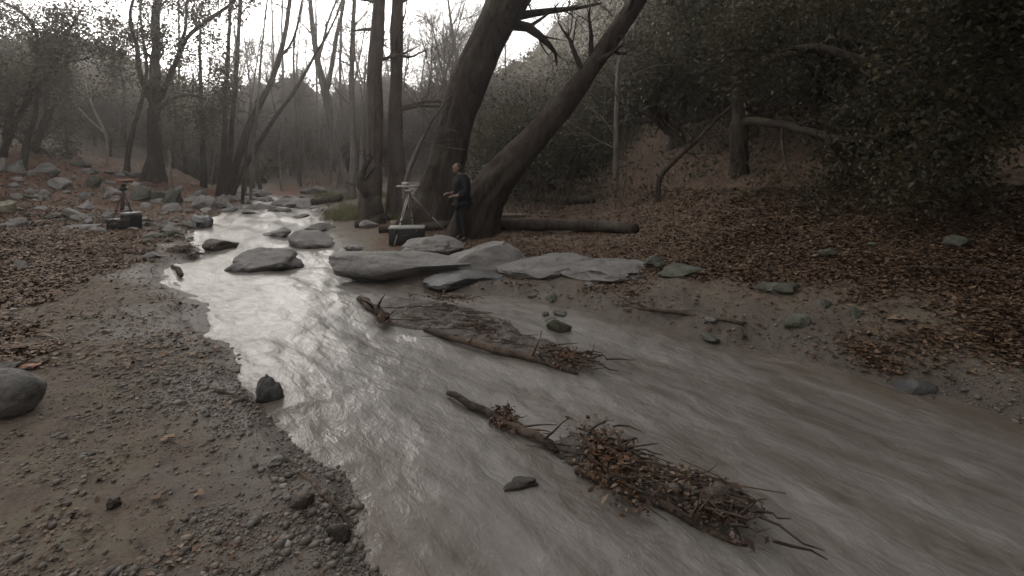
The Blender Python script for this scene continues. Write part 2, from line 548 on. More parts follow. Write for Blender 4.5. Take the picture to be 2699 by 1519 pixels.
# ground: sand, gravel and damp by the water, leaf litter, hillside soil
def ground_mat():
    m, t, b = mat('creek_bank_ground', .85, .3)
    p = geo_pos(t)
    at_ = nd(t, 'ShaderNodeAttribute', attribute_name='cover')
    sep = nd(t, 'ShaderNodeSeparateColor')
    t.links.new(at_.outputs['Color'], sep.inputs[0])
    litter, wet, hill = sep.outputs[0], sep.outputs[1], sep.outputs[2]
    n_s = noise(t, 55, 6, p, .7)
    n_b = noise(t, 2.6, 5, p, .6, .7)
    n_m = noise(t, 11, 5, p, .65, .4)
    sand = mixc(t, ramp(t, n_s, [(.35, (0, 0, 0)), (.7, (1, 1, 1))]), (.072, .055, .045), (.150, .117, .094))
    sand = mixc(t, ramp(t, n_b, [(.38, (0, 0, 0)), (.62, (.75, .75, .75))]), sand, (.140, .122, .088))
    sand = mixc(t, ramp(t, n_m, [(.52, (0, 0, 0)), (.68, (.85, .85, .85))]), sand, (.052, .038, .034))
    wetc = mixc(t, n_s, (.045, .036, .031), (.10, .082, .070))
    sand = mixc(t, math_(t, 'MULTIPLY', wet, .75), sand, wetc)
    vo = nd(t, 'ShaderNodeTexVoronoi', feature='F1')
    vo.inputs['Scale'].default_value = 17
    t.links.new(p, vo.inputs['Vector'])
    sc_ = nd(t, 'ShaderNodeSeparateColor')
    t.links.new(vo.outputs['Color'], sc_.inputs[0])
    lit = ramp(t, sc_.outputs[0], [(0, (.045, .028, .019)), (.35, (.09, .056, .036)), (.6, (.13, .086, .056)), (.8, (.07, .041, .027)), (1, (.17, .12, .08))])
    hc = mixc(t, noise(t, .6, 6, p, .6), (.095, .082, .066), (.155, .137, .115))
    rs_ = nd(t, 'ShaderNodeAttribute', attribute_name='red_leaves')
    hc = mixc(t, math_(t, 'MULTIPLY', ramp(t, noise(t, 1.7, 5, p), [(.36, (0, 0, 0)), (.5, (1, 1, 1))]), rs_.outputs['Fac']), hc, (.15, .068, .040))
    col = mixc(t, litter, sand, lit)
    col = mixc(t, hill, col, hc)
    t.links.new(col, b.inputs['Base Color'])
    rr = nd(t, 'ShaderNodeMapRange')
    t.links.new(wet, rr.inputs[0])
    rr.inputs[3].default_value = .9
    rr.inputs[4].default_value = .5
    t.links.new(rr.outputs[0], b.inputs['Roughness'])
    h = math_(t, 'ADD', math_(t, 'MULTIPLY', n_s, .5), n_m)
    bump(t, b, h, .7, .03)
    return m
M['ground'] = ground_mat()

def water_mat():
    m, t, b = mat('creek_water', .1, .5)
    uv = nd(t, 'ShaderNodeUVMap', uv_map='flow').outputs[0]
    def stretched(sx, sy, scale, detail=5, dist=.3):
        mp = nd(t, 'ShaderNodeMapping')
        mp.inputs['Scale'].default_value = (sx, sy, 1)
        t.links.new(uv, mp.inputs['Vector'])
        return noise(t, scale, detail, mp.outputs[0], .6, dist)
    a = stretched(.35, 1.7, 2.4)
    c = stretched(.8, 1.7, 5)
    f = stretched(1, 1.2, 24, 4)
    murk = mixc(t, ramp(t, a, [(.3, (0, 0, 0)), (.7, (1, 1, 1))]), (.068, .058, .044), (.150, .139, .129))
    foam = ramp(t, math_(t, 'ADD', math_(t, 'MULTIPLY', c, .72), math_(t, 'MULTIPLY', f, .28)), [(.38, (0, 0, 0)), (.82, (1, 1, 1))])
    fa = nd(t, 'ShaderNodeAttribute', attribute_name='rough_water')
    foam = math_(t, 'MULTIPLY', foam, ramp(t, stretched(.6, 1.1, 1.1, 4), [(.3, (.25, .25, .25)), (.65, (1, 1, 1))]))
    fm = math_(t, 'MULTIPLY', foam, math_(t, 'ADD', math_(t, 'MULTIPLY', fa.outputs['Fac'], .6), .22))
    da = nd(t, 'ShaderNodeAttribute', attribute_name='depth')
    murk = mixc(t, da.outputs['Fac'], (.085, .067, .052), murk)
    t.links.new(mixc(t, fm, murk, (.42, .40, .385)), b.inputs['Base Color'])
    b.inputs['IOR'].default_value = 1.33
    b.inputs['Roughness'].default_value = .29
    h = math_(t, 'ADD', math_(t, 'MULTIPLY', c, 1.0), math_(t, 'MULTIPLY', f, .18))
    bump(t, b, h, .5, .045)
    return m
M['water'] = water_mat()

# ------------------------------------------------------------------ ground and creek
def polar(th, rr):
    TH, RR = np.meshgrid(th, rr)
    return RR * np.sin(TH), RR * np.cos(TH)

th = np.radians(np.r_[np.linspace(-180, -58, 60)[:-1], np.linspace(-58, 58, 620), np.linspace(58, 180, 60)[1:]])
rr = np.r_[np.array([.02, .5, 1.0]), np.geomspace(1.4, 150, 430)]
gx, gy = polar(th, rr)
shape = gx.shape
gh, gd, gs, gt = ground_full(gx.ravel(), gy.ravel())
V = np.stack([gx.ravel(), gy.ravel(), gh], 1)
idx = np.arange(len(V)).reshape(shape)
Q = np.stack([idx[:-1, :-1], idx[:-1, 1:], idx[1:, 1:], idx[1:, :-1]], -1).reshape(-1, 4)[:, ::-1]
g_o = mk('ground', V, Q.copy(), M['ground'])
tag(g_o, kind='structure')
x_, y_ = V[:, 0], V[:, 1]
R_ = np.hypot(x_, y_)

def litter_mask(x, y, d, t):
    n = fbm(x * .9, y * .9, 0, 4, 31)
    lf = sm(1.7, 2.5, d + n * .8 + .35 * np.maximum(0, -x - 4.4) + .10 * np.maximum(y - 7, 0))
    rt = sm(.5, 1.6, d + n * .6)
    return np.where(t > 0, lf, rt * .9)

lit_ = litter_mask(x_, y_, gd, gt)
wet_ = sm(1.0, .05, gd + fbm(x_ * 1.5, y_ * 1.5, 0, 3, 41) * .35)
hil_ = sm(17, 26, R_)
col_ = np.stack([lit_, wet_, hil_, np.ones_like(lit_)], 1).astype(np.float32)
ca = g_o.data.color_attributes.new('cover', 'FLOAT_COLOR', 'POINT')
ca.data.foreach_set('color', col_.ravel())

ra_ = g_o.data.attributes.new('red_leaves', 'FLOAT', 'POINT')
ra_.data.foreach_set('value', (sm(-8, -12, x_) * sm(38, 26, R_)).astype(np.float32))

def water_z(x, y, d, s, t):
    rough = .25 + .75 * sm(9, 15, y) + .25 * sm(4, 7, y)
    a = fbm(s * 1.0, t * 2.2, 0, 3, 51) * .032 + fbm(s * 3.2 + .5 * vn(s, t, 0, 5), t * 4.6, 0, 2, 57) * .012 * sm(18, 10, np.hypot(x, y)) + fbm(s * 7, t * 10, 0, 2, 59) * .006 * sm(9, 5, np.hypot(x, y)) + fbm(s * .35, t * .8, 0, 2, 61) * .05
    return WL(y) + a * (.35 + .65 * rough), rough

sel = (gd < .35) & (R_ < 60)
wz, wr = water_z(x_, y_, gd, gs, gt)
Vw = np.stack([x_, y_, wz - .06 * sm(0, .35, gd)], 1)
Qw = Q[sel[Q].all(1)]
used = np.unique(Qw)
rem = np.full(len(Vw), -1); rem[used] = np.arange(len(used))
w_o = mk('water', Vw[used], rem[Qw].copy(), M['water'])
tag(w_o, kind='structure')
uvl = w_o.data.uv_layers.new(name='flow')
li = np.empty(len(w_o.data.loops), np.int32)
w_o.data.loops.foreach_get('vertex_index', li)
uvl.data.foreach_set('uv', np.stack([gs[used], gt[used]], 1)[li].astype(np.float32).ravel())
fa_ = w_o.data.attributes.new('rough_water', 'FLOAT', 'POINT')
fa_.data.foreach_set('value', wr[used].astype(np.float32))
da_ = w_o.data.attributes.new('depth', 'FLOAT', 'POINT')
da_.data.foreach_set('value', sm(.0, .7, -gd[used]).astype(np.float32))

# ------------------------------------------------------------------ rocks
_ico = {}
def ico(sub):
    if sub not in _ico:
        import bmesh
        bm = bmesh.new()
        bmesh.ops.create_icosphere(bm, subdivisions=sub, radius=1)
        bm.verts.ensure_lookup_table()
        _ico[sub] = (np.array([v.co[:] for v in bm.verts]), np.array([[v.index for v in f.verts] for f in bm.faces]))
        bm.free()
    return _ico[sub]

def rock_shape(seed, sub=4, cuts=6, rough=.26, round_=0.0):
    rng = np.random.default_rng(seed)
    V, Fc = ico(sub)
    V = V.copy()
    o = rng.uniform(-50, 50, 3)
    for _ in range(cuts):
        n = rnd_dirs(rng, 1)[0]
        c = rng.uniform(.38, .78) + round_ * .3
        over = V @ n - c
        V -= np.maximum(over, 0)[:, None] * n * .9
    d = fbm(V[:, 0] * 1.1 + o[0], V[:, 1] * 1.1 + o[1], V[:, 2] * 1.1 + o[2], 2, seed % 97) * rough
    d += fbm(V[:, 0] * 4 + o[0], V[:, 1] * 4, V[:, 2] * 4, 3, seed % 89) * rough * .3
    V *= (1 + d)[:, None]
    V /= np.abs(V).max(0)
    return V, Fc

def rock_at(x, y, zb, wx, dy, hz, style, seed, label=None, group=None, rz=None, sink=.3, name='rock', cuts=9, rough=.26, sub=4, tilt=0.0, cat='rock', round_=0):
    V, Fc = rock_shape(seed, sub, cuts, rough, round_)
    rz = random.Random(seed).uniform(-.35, .35) if rz is None else rz
    V = V * np.array([wx / 2, dy / 2, hz / 2])
    if tilt:
        c, s = math.cos(tilt), math.sin(tilt)
        V = np.stack([V[:, 0] * c + V[:, 2] * s, V[:, 1], -V[:, 0] * s + V[:, 2] * c], 1)
    o = mk(name, V, Fc.copy(), M[style])
    o.data.set_sharp_from_angle(angle=math.radians(32))
    if creek(x, y)[0][0] < max(wx, dy) * .6:                      # damp band just above the water
        wl_ = o.data.attributes.new('wetline', 'FLOAT', 'POINT')
        up_ = V[:, 2] + zb + hz / 2 - hz * sink - WL(y)
        wl_.data.foreach_set('value', (sm(.10, .03, up_ + .03 * vn(V[:, 0] * 9, V[:, 1] * 9, V[:, 2] * 9, 3))).astype(np.float32))
    o.location = (x, y, zb + hz / 2 - hz * sink)
    o.rotation_euler = (0, 0, rz)
    return tag(o, label, cat, group)

def rock(px, py, wpx, hpx, style, label, seed, group=None, dr=.85, sink=.32, **kw):
    """a rock seen centred on a photo pixel, wpx by hpx pixels large, standing on the ground below it"""
    x, y, z = ghit(px, py + hpx * .5)
    wx = wpx / F * y
    hz = hpx / F * y / (1 - sink) * .95
    dy = wx * dr
    y2 = y + dy * .35
    x2 = (px - CX) / F * y2
    return rock_at(x2, y2, z, wx * 1.03, dy, hz, style, seed, label, group, sink=sink, **kw)

GB = 'rocks scattered over the leafy left bank'
rk = [
 (44, 436, 66, 46, 'rock_grey', 'big angular grey boulder beside the leaning dark oak at the left edge', 101, dict(cuts=8, tilt=.2)),
 (5, 432, 30, 42, 'rock_pale', 'pale split stone cut by the left edge, beside the big angular boulder', 102, {}),
 (119, 444, 66, 32, 'rock_grey', 'long grey boulder with a dark underside, right of the big angular boulder', 103, dict(tilt=-.1)),
 (79, 454, 30, 22, 'rock_pale', 'pale pointed stone leaning below the big angular boulder', 104, dict(tilt=.5)),
 (48, 474, 34, 9, 'rock_pale', 'thin flat light stone lying in leaves below the big angular boulder', 105, dict(tilt=.15)),
 (154, 485, 56, 34, 'rock_grey', 'dark grey wedge boulder with a light sloping top edge, alone in the leaves', 106, dict(cuts=8, tilt=.45)),
 (144, 459, 26, 22, 'rock_moss', 'small dark stone above the wedge boulder with the light top edge', 107, {}),
 (112, 503, 34, 30, 'rock_pale', 'tall slanting slab of pale stone standing in the leaves', 108, dict(cuts=9, tilt=.8)),
 (76, 504, 20, 18, 'rock_grey', 'small round grey stone left of the slanting pale slab', 109, {}),
 (103, 521, 24, 18, 'rock_pale', 'small pale blocky stone right under the slanting pale slab', 110, {}),
 (91, 529, 22, 9, 'rock_pale', 'tiny flat pale stone left of the pale blocky stone', 111, {}),
 (8, 538, 62, 54, 'rock_tan', 'rounded tan boulder with a dark foot, half outside the left edge', 112, dict(cuts=3)),
 (36, 584, 58, 30, 'rock_grey', 'low split grey rock below the rounded tan boulder', 113, dict(cuts=8)),
 (64, 584, 26, 18, 'rock_grey', 'small grey rock touching the low split rock on its right', 114, {}),
 (195, 564, 56, 28, 'rock_grey', 'long grey sloping rock left of the black case under the left tripod', 115, dict(tilt=.4)),
 (231, 583, 28, 24, 'rock_grey', 'pointed grey stone between the long sloping rock and the left tripod', 116, dict(cuts=8)),
 (245, 476, 36, 40, 'rock_moss', 'upright greenish grey slab leaning in the middle of the leafy slope', 117, dict(tilt=.7, cuts=8)),
 (233, 450, 28, 18, 'rock_grey', 'blocky grey stone on top of the slope, above the leaning greenish slab', 118, dict(cuts=9)),
 (215, 432, 44, 22, 'rock_moss', 'dim rounded mossy boulder at the foot of the red leafy hillside', 119, {}),
 (254, 450, 18, 18, 'rock_moss', 'dark square stone right of the blocky grey stone on the slope top', 120, {}),
 (194, 467, 15, 13, 'rock_pale', 'little round pale stone alone left of the leaning greenish slab', 121, {}),
 (220, 516, 28, 22, 'rock_grey', 'round grey stone sitting above the square pale rock in the leaves', 122, {}),
 (242, 512, 20, 14, 'rock_pale', 'small light stone touching the round grey stone', 123, {}),
 (223, 541, 40, 26, 'rock_pale', 'square pale grey rock left of the left tripod', 124, dict(cuts=8)),
 (298, 502, 46, 28, 'rock_grey', 'long light topped rock just left of the left tripod head', 125, dict(tilt=.55, cuts=8)),
 (281, 517, 30, 18, 'rock_pale', 'pale stone under the long light topped rock', 126, {}),
 (306, 526, 22, 14, 'rock_grey', 'small grey stone behind the legs of the left tripod', 127, {}),
 (361, 484, 44, 20, 'rock_pale', 'pale lumpy rock lying on the dark mossy boulder', 128, {}),
 (368, 510, 60, 44, 'rock_moss', 'dark mossy boulder right of the left tripod', 129, dict(cuts=4)),
 (419, 507, 54, 44, 'rock_moss', 'rounded green mossy boulder under the big forked oak', 130, dict(cuts=3, sub=4)),
 (460, 511, 50, 54, 'rock_moss', 'steep mossy rock right of the rounded green boulder', 131, dict(tilt=.6)),
 (345, 460, 50, 20, 'rock_moss', 'flat topped mossy rock left of the foot of the big forked oak', 132, dict(cuts=8)),
 (284, 453, 42, 12, 'rock_moss', 'long flat dark stone on top of the slope left of the forked oak', 133, {}),
 (317, 459, 34, 14, 'rock_pale', 'flat pale stone between the long flat dark stone and the forked oak', 134, {}),
 (386, 540, 32, 15, 'rock_pale', 'flat pale stone in front of the dark mossy boulder', 135, {}),
 (416, 531, 30, 14, 'rock_pale', 'small pale stone in front of the rounded green boulder', 136, {}),
 (447, 548, 54, 24, 'rock_grey', 'low light grey rock between the mossy rocks and the creek', 137, {}),
 (538, 534, 64, 40, 'rock_grey', 'smooth sloping grey boulder at the head of the creek below the tree cluster', 138, dict(tilt=.35, cuts=4, sub=4)),
 (524, 572, 76, 54, 'rock_wet', 'dark wet boulder on the left water edge', 139, dict(cuts=6, sub=4)),
 (584, 522, 30, 20, 'rock_grey', 'round grey stone at the foot of the leaning tree cluster', 140, {}),
 (382, 580, 42, 13, 'rock_pale', 'flat whitish stone right of the left tripod feet', 141, dict(cuts=7)),
 (222, 600, 108, 14, 'rock_pale', 'long flat pale slab lying left of the left tripod feet', 142, dict(cuts=8, dr=.4)),
 (292, 569, 42, 22, 'rock_grey', 'grey rock behind the low black bag', 143, {}),
 (341, 554, 40, 18, 'rock_pale', 'pale stone seen behind the black case top', 144, {}),
 (57, 698, 38, 30, 'rock_pale', 'whitish stone alone in the brown leaf litter', 145, dict(cuts=7)),
 (448, 606, 66, 22, 'rock_grey', 'flat wet grey stone at the left water edge right of the case', 146, {}),
 (395, 620, 40, 16, 'rock_grey', 'small bluish stone near the driftwood sticks', 147, {}),
 (500, 595, 40, 16, 'rock_grey', 'flat stone washed by the creek beside the dark wet boulder', 148, {}),
 (395, 676, 52, 16, 'rock_wet', 'flat bluish stone sunk in the sand below the sticks', 149, {}),
]
for px, py, w_, h_, st, lb, sdd, kw in rk:
    rock(px, py, w_, h_, st, lb, sdd, GB, **kw)

GW = 'boulders in and beside the creek'
wk = [
 (585, 645, 96, 34, 'rock_brown', 'brown wet rock breaking the water near the left bank', 201, dict(cuts=6)),
 (702, 690, 196, 54, 'rock_grey', 'big smooth domed grey boulder in midstream', 202, dict(cuts=3, sub=5, rough=.2)),
 (628, 685, 54, 22, 'rock_wet', 'low dark stone at the upstream foot of the domed boulder', 203, {}),
 (735, 617, 84, 28, 'rock_grey', 'narrow pale grey slab in midstream above the domed boulder', 204, dict(cuts=4, tilt=.1, sub=4)),
 (832, 634, 150, 44, 'rock_grey', 'long low grey boulder right of the narrow midstream slab', 205, dict(cuts=3, tilt=.1, sub=4)),
 (850, 600, 86, 24, 'rock_grey', 'flat grey boulder on the far right water edge', 206, dict(cuts=4)),
 (930, 655, 60, 20, 'rock_grey', 'small grey ledge behind the longest boulder', 207, {}),
 (1062, 706, 420, 76, 'rock_grey', 'longest smooth grey boulder along the right water edge', 208, dict(cuts=4, sub=5, tilt=.05, dr=.4, rough=.2, rz=-.05)),
 (1140, 650, 170, 50, 'rock_pale', 'pale domed boulder in front of the person', 209, dict(cuts=3, sub=5, rough=.2)),
 (1290, 680, 280, 78, 'rock_pale', 'big rounded pale boulder right of the domed one', 210, dict(cuts=4, sub=5, tilt=.08, rough=.2, dr=.6)),
 (1225, 746, 250, 36, 'rock_wet', 'low dark wet boulder at the water edge under the rounded pale one', 211, dict(cuts=3, sub=4)),
 (1430, 704, 300, 50, 'rock_grey', 'grey sloping boulder behind the rounded pale one on its right', 212, dict(cuts=4, sub=4)),
 (1610, 724, 290, 36, 'rock_grey', 'long grey boulder farthest right in the boulder row', 213, dict(cuts=4, sub=4)),
 (770, 532, 120, 22, 'rock_pale', 'long flat pale rock across the head of the creek', 214, dict(cuts=5, dr=.35)),
 (700, 524, 56, 16, 'rock_grey', 'small grey rock at the left end of the long flat pale rock', 215, {}),
 (660, 514, 44, 16, 'rock_grey', 'grey stone in the white water at the creek head', 216, {}),
 (735, 556, 60, 12, 'rock_brown', 'dark stone in the riffle at the creek head', 217, {}),
 (660, 562, 50, 10, 'rock_brown', 'dark flat stone in the white riffle', 218, {}),
 (790, 572, 66, 12, 'rock_brown', 'brown rock at the right end of the riffle', 219, {}),
 (972, 592, 50, 22, 'rock_pale', 'light round stone left of the right tripod', 220, {}),
 (711, 1032, 70, 76, 'rock_wet', 'blue grey angular stone at the near water edge', 221, dict(cuts=8)),
 (300, 1332, 34, 30, 'rock_brown', 'dark pointed stone stuck in the foreground gravel', 222, dict(cuts=8)),
 (722, 1224, 50, 24, 'rock_pale', 'small white stone in the gravel near the water edge', 223, {}),
 (905, 1420, 80, 44, 'rock_brown', 'dark flat stone at the water edge low in the foreground', 224, {}),
 (790, 1330, 70, 40, 'rock_brown', 'dark rock set in the gravel bank above the flat dark stone', 225, {}),
 (10, 1050, 172, 124, 'rock_grey', 'large smooth grey cobble at the left edge of the foreground', 226, dict(cuts=1, sub=5, rough=.1, sink=.12, rz=.1, round_=1)),
 (10, 976, 74, 34, 'rock_pale', 'small pale cobble behind the large smooth cobble', 227, dict(cuts=3, sub=4)),
 (1365, 1300, 110, 22, 'rock_brown', 'brown rock barely breaking the surface of the near creek', 228, {}),
 (2060, 764, 150, 28, 'rock_moss', 'grey rock on the shady right bank', 229, {}),
 (1800, 716, 150, 24, 'rock_moss', 'grey rock in leaf litter right of the boulder row', 230, {}),
 (2420, 1034, 150, 28, 'rock_wet', 'dark wet rock at the right water edge', 231, {}),
]
for px, py, w_, h_, st, lb, sdd, kw in wk:
    rock(px, py, w_, h_, st, lb, sdd, GW, **kw)

# smaller stones of the same kinds, too alike to tell apart
rng = np.random.default_rng(77)
pool = []
for k in range(9):
    Vr, Fr = rock_shape(400 + k, 3, 9, .25)
    me_o = mk('stone', Vr * .5, Fr.copy(), M[['rock_grey', 'rock_pale', 'rock_moss'][k % 3]])
    me_o.data.set_sharp_from_angle(angle=math.radians(32))
    pool.append(me_o)
def stones(n, region, size, label, group, first, styles=None):
    k = 0
    tries = 0
    while k < n and tries < n * 40:
        tries += 1
        px = rng.uniform(region[0], region[1]); py = rng.uniform(region[2], region[3])
        x, y, z = ghit(px, py)
        if y > 60: continue
        src = pool[int(rng.integers(9))] if not styles else pool[int(rng.choice(styles))]
        o = src.copy()
        C.objects.link(o)
        s = rng.uniform(*size) * (1 if rng.random() < .8 else 1.5)
        o.scale = (s, s * rng.uniform(.6, 1), s * rng.uniform(.4, .7))
        o.location = (x, y, z + s * .02)
        o.rotation_euler = (rng.uniform(-.3, .3), rng.uniform(-.3, .3), rng.uniform(0, 6.3))
        tag(o, label, 'stone', group)
        k += 1
stones(58, (0, 520, 445, 610), (.18, .42), 'small grey stone half sunk in the leaf litter of the left bank', 'small stones in the leaves of the left bank', 0)
stones(46, (500, 860, 507, 560), (.3, .8), 'small boulder among the white riffles at the creek head', 'small boulders at the creek head', 0, [0, 3, 6, 1, 4])
stones(26, (380, 520, 570, 640), (.12, .3), 'wet cobble in the heap at the left water edge', 'cobbles at the left water edge', 0)
stones(16, (1330, 2600, 640, 900), (.12, .3), 'small grey stone in the leaf litter of the shady right bank', 'small stones of the right bank', 0, [2, 5, 8, 0])
for k in range(9):
    bpy.data.objects.remove(pool[k])

# ------------------------------------------------------------------ gravel, leaf litter
def scatter_px(n, x0, x1, y0, y1):
    """random ground points spread evenly over a part of the view"""
    px = rng.uniform(x0, x1, n); py = rng.uniform(y0, y1, n)
    X = np.zeros(n); Yv = np.full(n, 100.0)
    Yg = np.geomspace(1.7, 40, 260)
    done = np.zeros(n, bool)
    for Yk in Yg:
        x = (px - CX) / F * Yk; z = CZ + (HY - py) / F * Yk
        m = ~done
        if not m.any(): break
        h = gfast(x[m], np.full(m.sum(), Yk))
        hit = z[m] <= h
        ii = np.nonzero(m)[0][hit]
        X[ii] = x[ii]; Yv[ii] = Yk * rng.uniform(.992, 1.008, len(ii)); done[ii] = True
    X = (px - CX) / F * Yv
    return X[done], Yv[done]

_r = np.log(np.maximum(rr, 1e-3))
def gfast(x, y, field=None):
    """ground height by looking it up in the built sheet"""
    f_ = gh.reshape(shape) if field is None else field.reshape(shape)
    R = np.hypot(x, y); T = np.arctan2(x, y)
    fi = np.interp(R, rr, np.arange(len(rr))); fj = np.interp(T, th, np.arange(len(th)))
    i = np.minimum(fi.astype(int), len(rr) - 2); j = np.minimum(fj.astype(int), len(th) - 2)
    a, b = fi - i, fj - j
    return (f_[i, j] * (1 - a) * (1 - b) + f_[i + 1, j] * a * (1 - b) + f_[i, j + 1] * (1 - a) * b + f_[i + 1, j + 1] * a * b)

# pebbles on the bar
X, Y = scatter_px(52000, -40, 1120, 640, 1540)
D = gfast(X, Y, gd); T_ = gfast(X, Y, gt)
dens = np.where(T_ > 0, sm(-.2, .1, D) * (1 - .8 * sm(1.5, 2.6, D + fbm(X * 1.2, Y * 1.2, 0, 3, 5) * .8)), 0) * (.10 + .9 * sm(-.3, .5, fbm(X * 1.5, Y * 1.5, 0, 3, 9))) * (.42 + .58 * sm(1.35, .5, D + fbm(X * .9, Y * .9, 0, 2, 29) * .5))
keep = (rng.random(len(X)) < dens) & (D < 4)
X, Y = X[keep], Y[keep]
X2, Y2 = scatter_px(16000, 1250, 2760, 720, 1180)          # and along the right water edge
D2 = gfast(X2, Y2, gd)
k2 = (D2 > -.1) & (rng.random(len(X2)) < sm(1.4, .1, D2) * (.25 + .75 * sm(-.2, .4, fbm(X2 * 1.5, Y2 * 1.5, 0, 3, 19))))
X, Y = np.r_[X, X2[k2]], np.r_[Y, Y2[k2]]
n = len(X)
iv, if_ = ico(1)
sz = .0036 + .0062 * rng.random(n) ** 2 + .022 * rng.random(n) ** 20
ang = rng.uniform(0, 6.28, n)
sq = np.stack([sz * rng.uniform(.8, 1.4, n), sz * rng.uniform(.7, 1.1, n), sz * rng.uniform(.4, .75, n)], 1)
pv = iv[None] * (1 + .25 * rng.normal(size=(n, len(iv), 1)) * .6) * sq[:, None, :]
c, s = np.cos(ang)[:, None], np.sin(ang)[:, None]
pv = np.stack([pv[..., 0] * c - pv[..., 1] * s, pv[..., 0] * s + pv[..., 1] * c, pv[..., 2]], -1)
pv += np.stack([X, Y, gfast(X, Y) + sq[:, 2] * .35], 1)[:, None, :]
pf = (if_[None] + (np.arange(n) * len(iv))[:, None, None]).reshape(-1, 3)
tag(mk('gravel', pv.reshape(-1, 3), pf, M['pebble']), kind='stuff')

def litter(name, region, n, size, thr=.4, mt='leaf_dead', extra=None):
    X, Y = scatter_px(n, *region)
    D = gfast(X, Y, gd); T_ = gfast(X, Y, gt)
    lm = litter_mask(X, Y, D, T_)
    keep = rng.random(len(X)) < np.clip(lm * 1.2 + .03, 0, 1) * (D > .1)
    X, Y = X[keep], Y[keep]
    cen = np.stack([X, Y, gfast(X, Y) + rng.uniform(.004, .028, len(X))], 1)
    Vl, Ql = leaf_quads(rng, cen, size * np.exp(rng.normal(size=len(cen)) * .3), .72, .6)
    tag(mk(name, Vl, Ql, M[mt], smooth=False), kind='stuff')
litter('leaf_litter', (-60, 620, 400, 980), 120000, .052)
litter('leaf_litter', (1100, 3700, 500, 1000), 170000, .046)
# stray leaves and twigs over the sand
X, Y = scatter_px(2600, -40, 900, 640, 1519)
D = gfast(X, Y, gd)
k_ = (D > .05) & (rng.random(len(X)) < .10 + .6 * (fbm(X * 1.3, Y * 1.3, 0, 3, 71) > .35))
X, Y = X[k_], Y[k_]
Vl, Ql = leaf_quads(rng, np.stack([X, Y, gfast(X, Y) + .008], 1), .038, .7, .6)
tag(mk('leaf_litter', Vl, Ql, M['leaf_dead'], smooth=False), kind='stuff')

# ------------------------------------------------------------------ trees
def finish_crown(rng, P, n_per, spread, size, mt, parent, off, name='crown', flat=.1):
    tips = np.concatenate([P[:, -1], P[:, -2], P[:, P.shape[1] // 2]])
    cen = np.repeat(tips, n_per, 0) + rng.normal(size=(len(tips) * n_per, 3)) * spread
    Vl, Ql = leaf_quads(rng, cen - off, size, flat, .55)
    return mk(name, Vl, Ql, M[mt], parent, smooth=False)

def hero(name, label, cat, stems, bark, seed, group=None, limbs=5, limb_len=(1.2, 2.8), twigs=6, twig_len=(.5, 1.2), fine=4, leaves=None, u0=.35, up=.3, base=None, top=0, wob=.03, parts=None, ang=(35, 70), droop=0):
    """stems: lists of (px, py, width_px, Y): a trunk and its forks, then limbs, twigs and leaves on them"""
    rng = np.random.default_rng(seed)
    W = []
    for st in stems:
        pts = [np.r_[at(a, b, Yd), wd / 2 / F * Yd] for a, b, wd, Yd in st]
        W.append(np.array(pts))
    loc = W[0][0, :3].copy()
    loc[2] = gz(loc[0], loc[1]) - .02
    root = thing(name, label, cat, tuple(loc), group)
    off = loc
    allP, allR = [], []
    for i, wp in enumerate(W):
        wp = wp.copy()
        if i == 0 or (parts and parts[i] == 'trunk'):
            d0 = wp[0].copy(); d0[2] = min(gz(d0[0], d0[1]) - .15, d0[2] - .1); d0[3] *= 1.15
            d1 = wp[0].copy(); d1[2] += .0; d1[3] *= 1.05
            wp = np.vstack([d0, d1, wp[1:]])
        P = path(wp, 22, rng, wob * (wp[0, 3] / .1) ** .5)
        a = np.arange(22)
        P[:, 3] *= 1 + .05 * np.sin(a * 1.7 + seed) + .03 * rng.normal(size=22)
        bag = Bag()
        if wp[:, 3].max() > .18:
            PD = resample(P, 110); nS = 44
            Vt, Qt = tubes(PD[None, :, :3], PD[None, :, 3], nS)
            cen_ = np.repeat(PD[:, :3], nS, 0)
            aa = np.tile(np.arange(nS) / nS * 2 * np.pi, 110); ll = np.repeat(np.linspace(0, 110 * .08, 110), nS)
            fur = np.abs(fbm(np.cos(aa) * 3.2 + seed, np.sin(aa) * 3.2, ll * .9, 3, seed))
            flare = np.exp(-np.repeat(np.arange(110), nS) / 7.0) * (.18 * np.cos(aa * 5 + seed) + .10 * np.cos(aa * 3))
            lump = fbm(np.cos(aa) * .8, np.sin(aa) * .8 + seed, ll * .7, 2, seed + 4)
            Vt = cen_ + (Vt - cen_) * (1.04 - .16 * fur + flare + .07 * lump)[:, None]
            bag.add(Vt - off, Qt)
        else:
            bag.tubes(P[None, :, :3] - off, P[None, :, 3], 12)
        nm = 'trunk' if i == 0 else (parts[i] if parts else 'branch')
        bag.build(nm, M[bark], root)
        allP.append(P[None, :, :3]); allR.append(P[None, :, 3])
    tips = []
    for P, R in zip(allP, allR):
        m = limbs
        LP, LR = spawn(rng, P, R, m, limb_len, ang, up, 7, .42, u0, .35, .012, droop)
        for j in range(len(LP)):
            b = Bag()
            b.tubes(LP[j:j + 1] - off, LR[j:j + 1], 6)
            TP, TR = spawn(rng, LP[j:j + 1], LR[j:j + 1], twigs, twig_len, (30, 65), up * .7, 5, .5, .2, .3, .010, droop)
            b.tubes(TP - off, TR, 4)
            tips.append(TP)
            if fine:
                FP, FR = spawn(rng, TP, TR, fine, (twig_len[0] * .4, twig_len[1] * .6), (30, 65), up * .5, 4, .55, .2, .3, .008, droop)
                b.tubes(FP - off, FR, 3)
                tips.append(np.concatenate([FP, FP[:, -1:]], 1))
            b.build('branch', M[bark], root)
    if leaves:
        n_per, spread, size, mt = leaves
        finish_crown(rng, np.concatenate([t for t in tips]), n_per, spread, size, mt, root, off)
    return root

def gY(px, py):
    return ghit(px, py)[1]

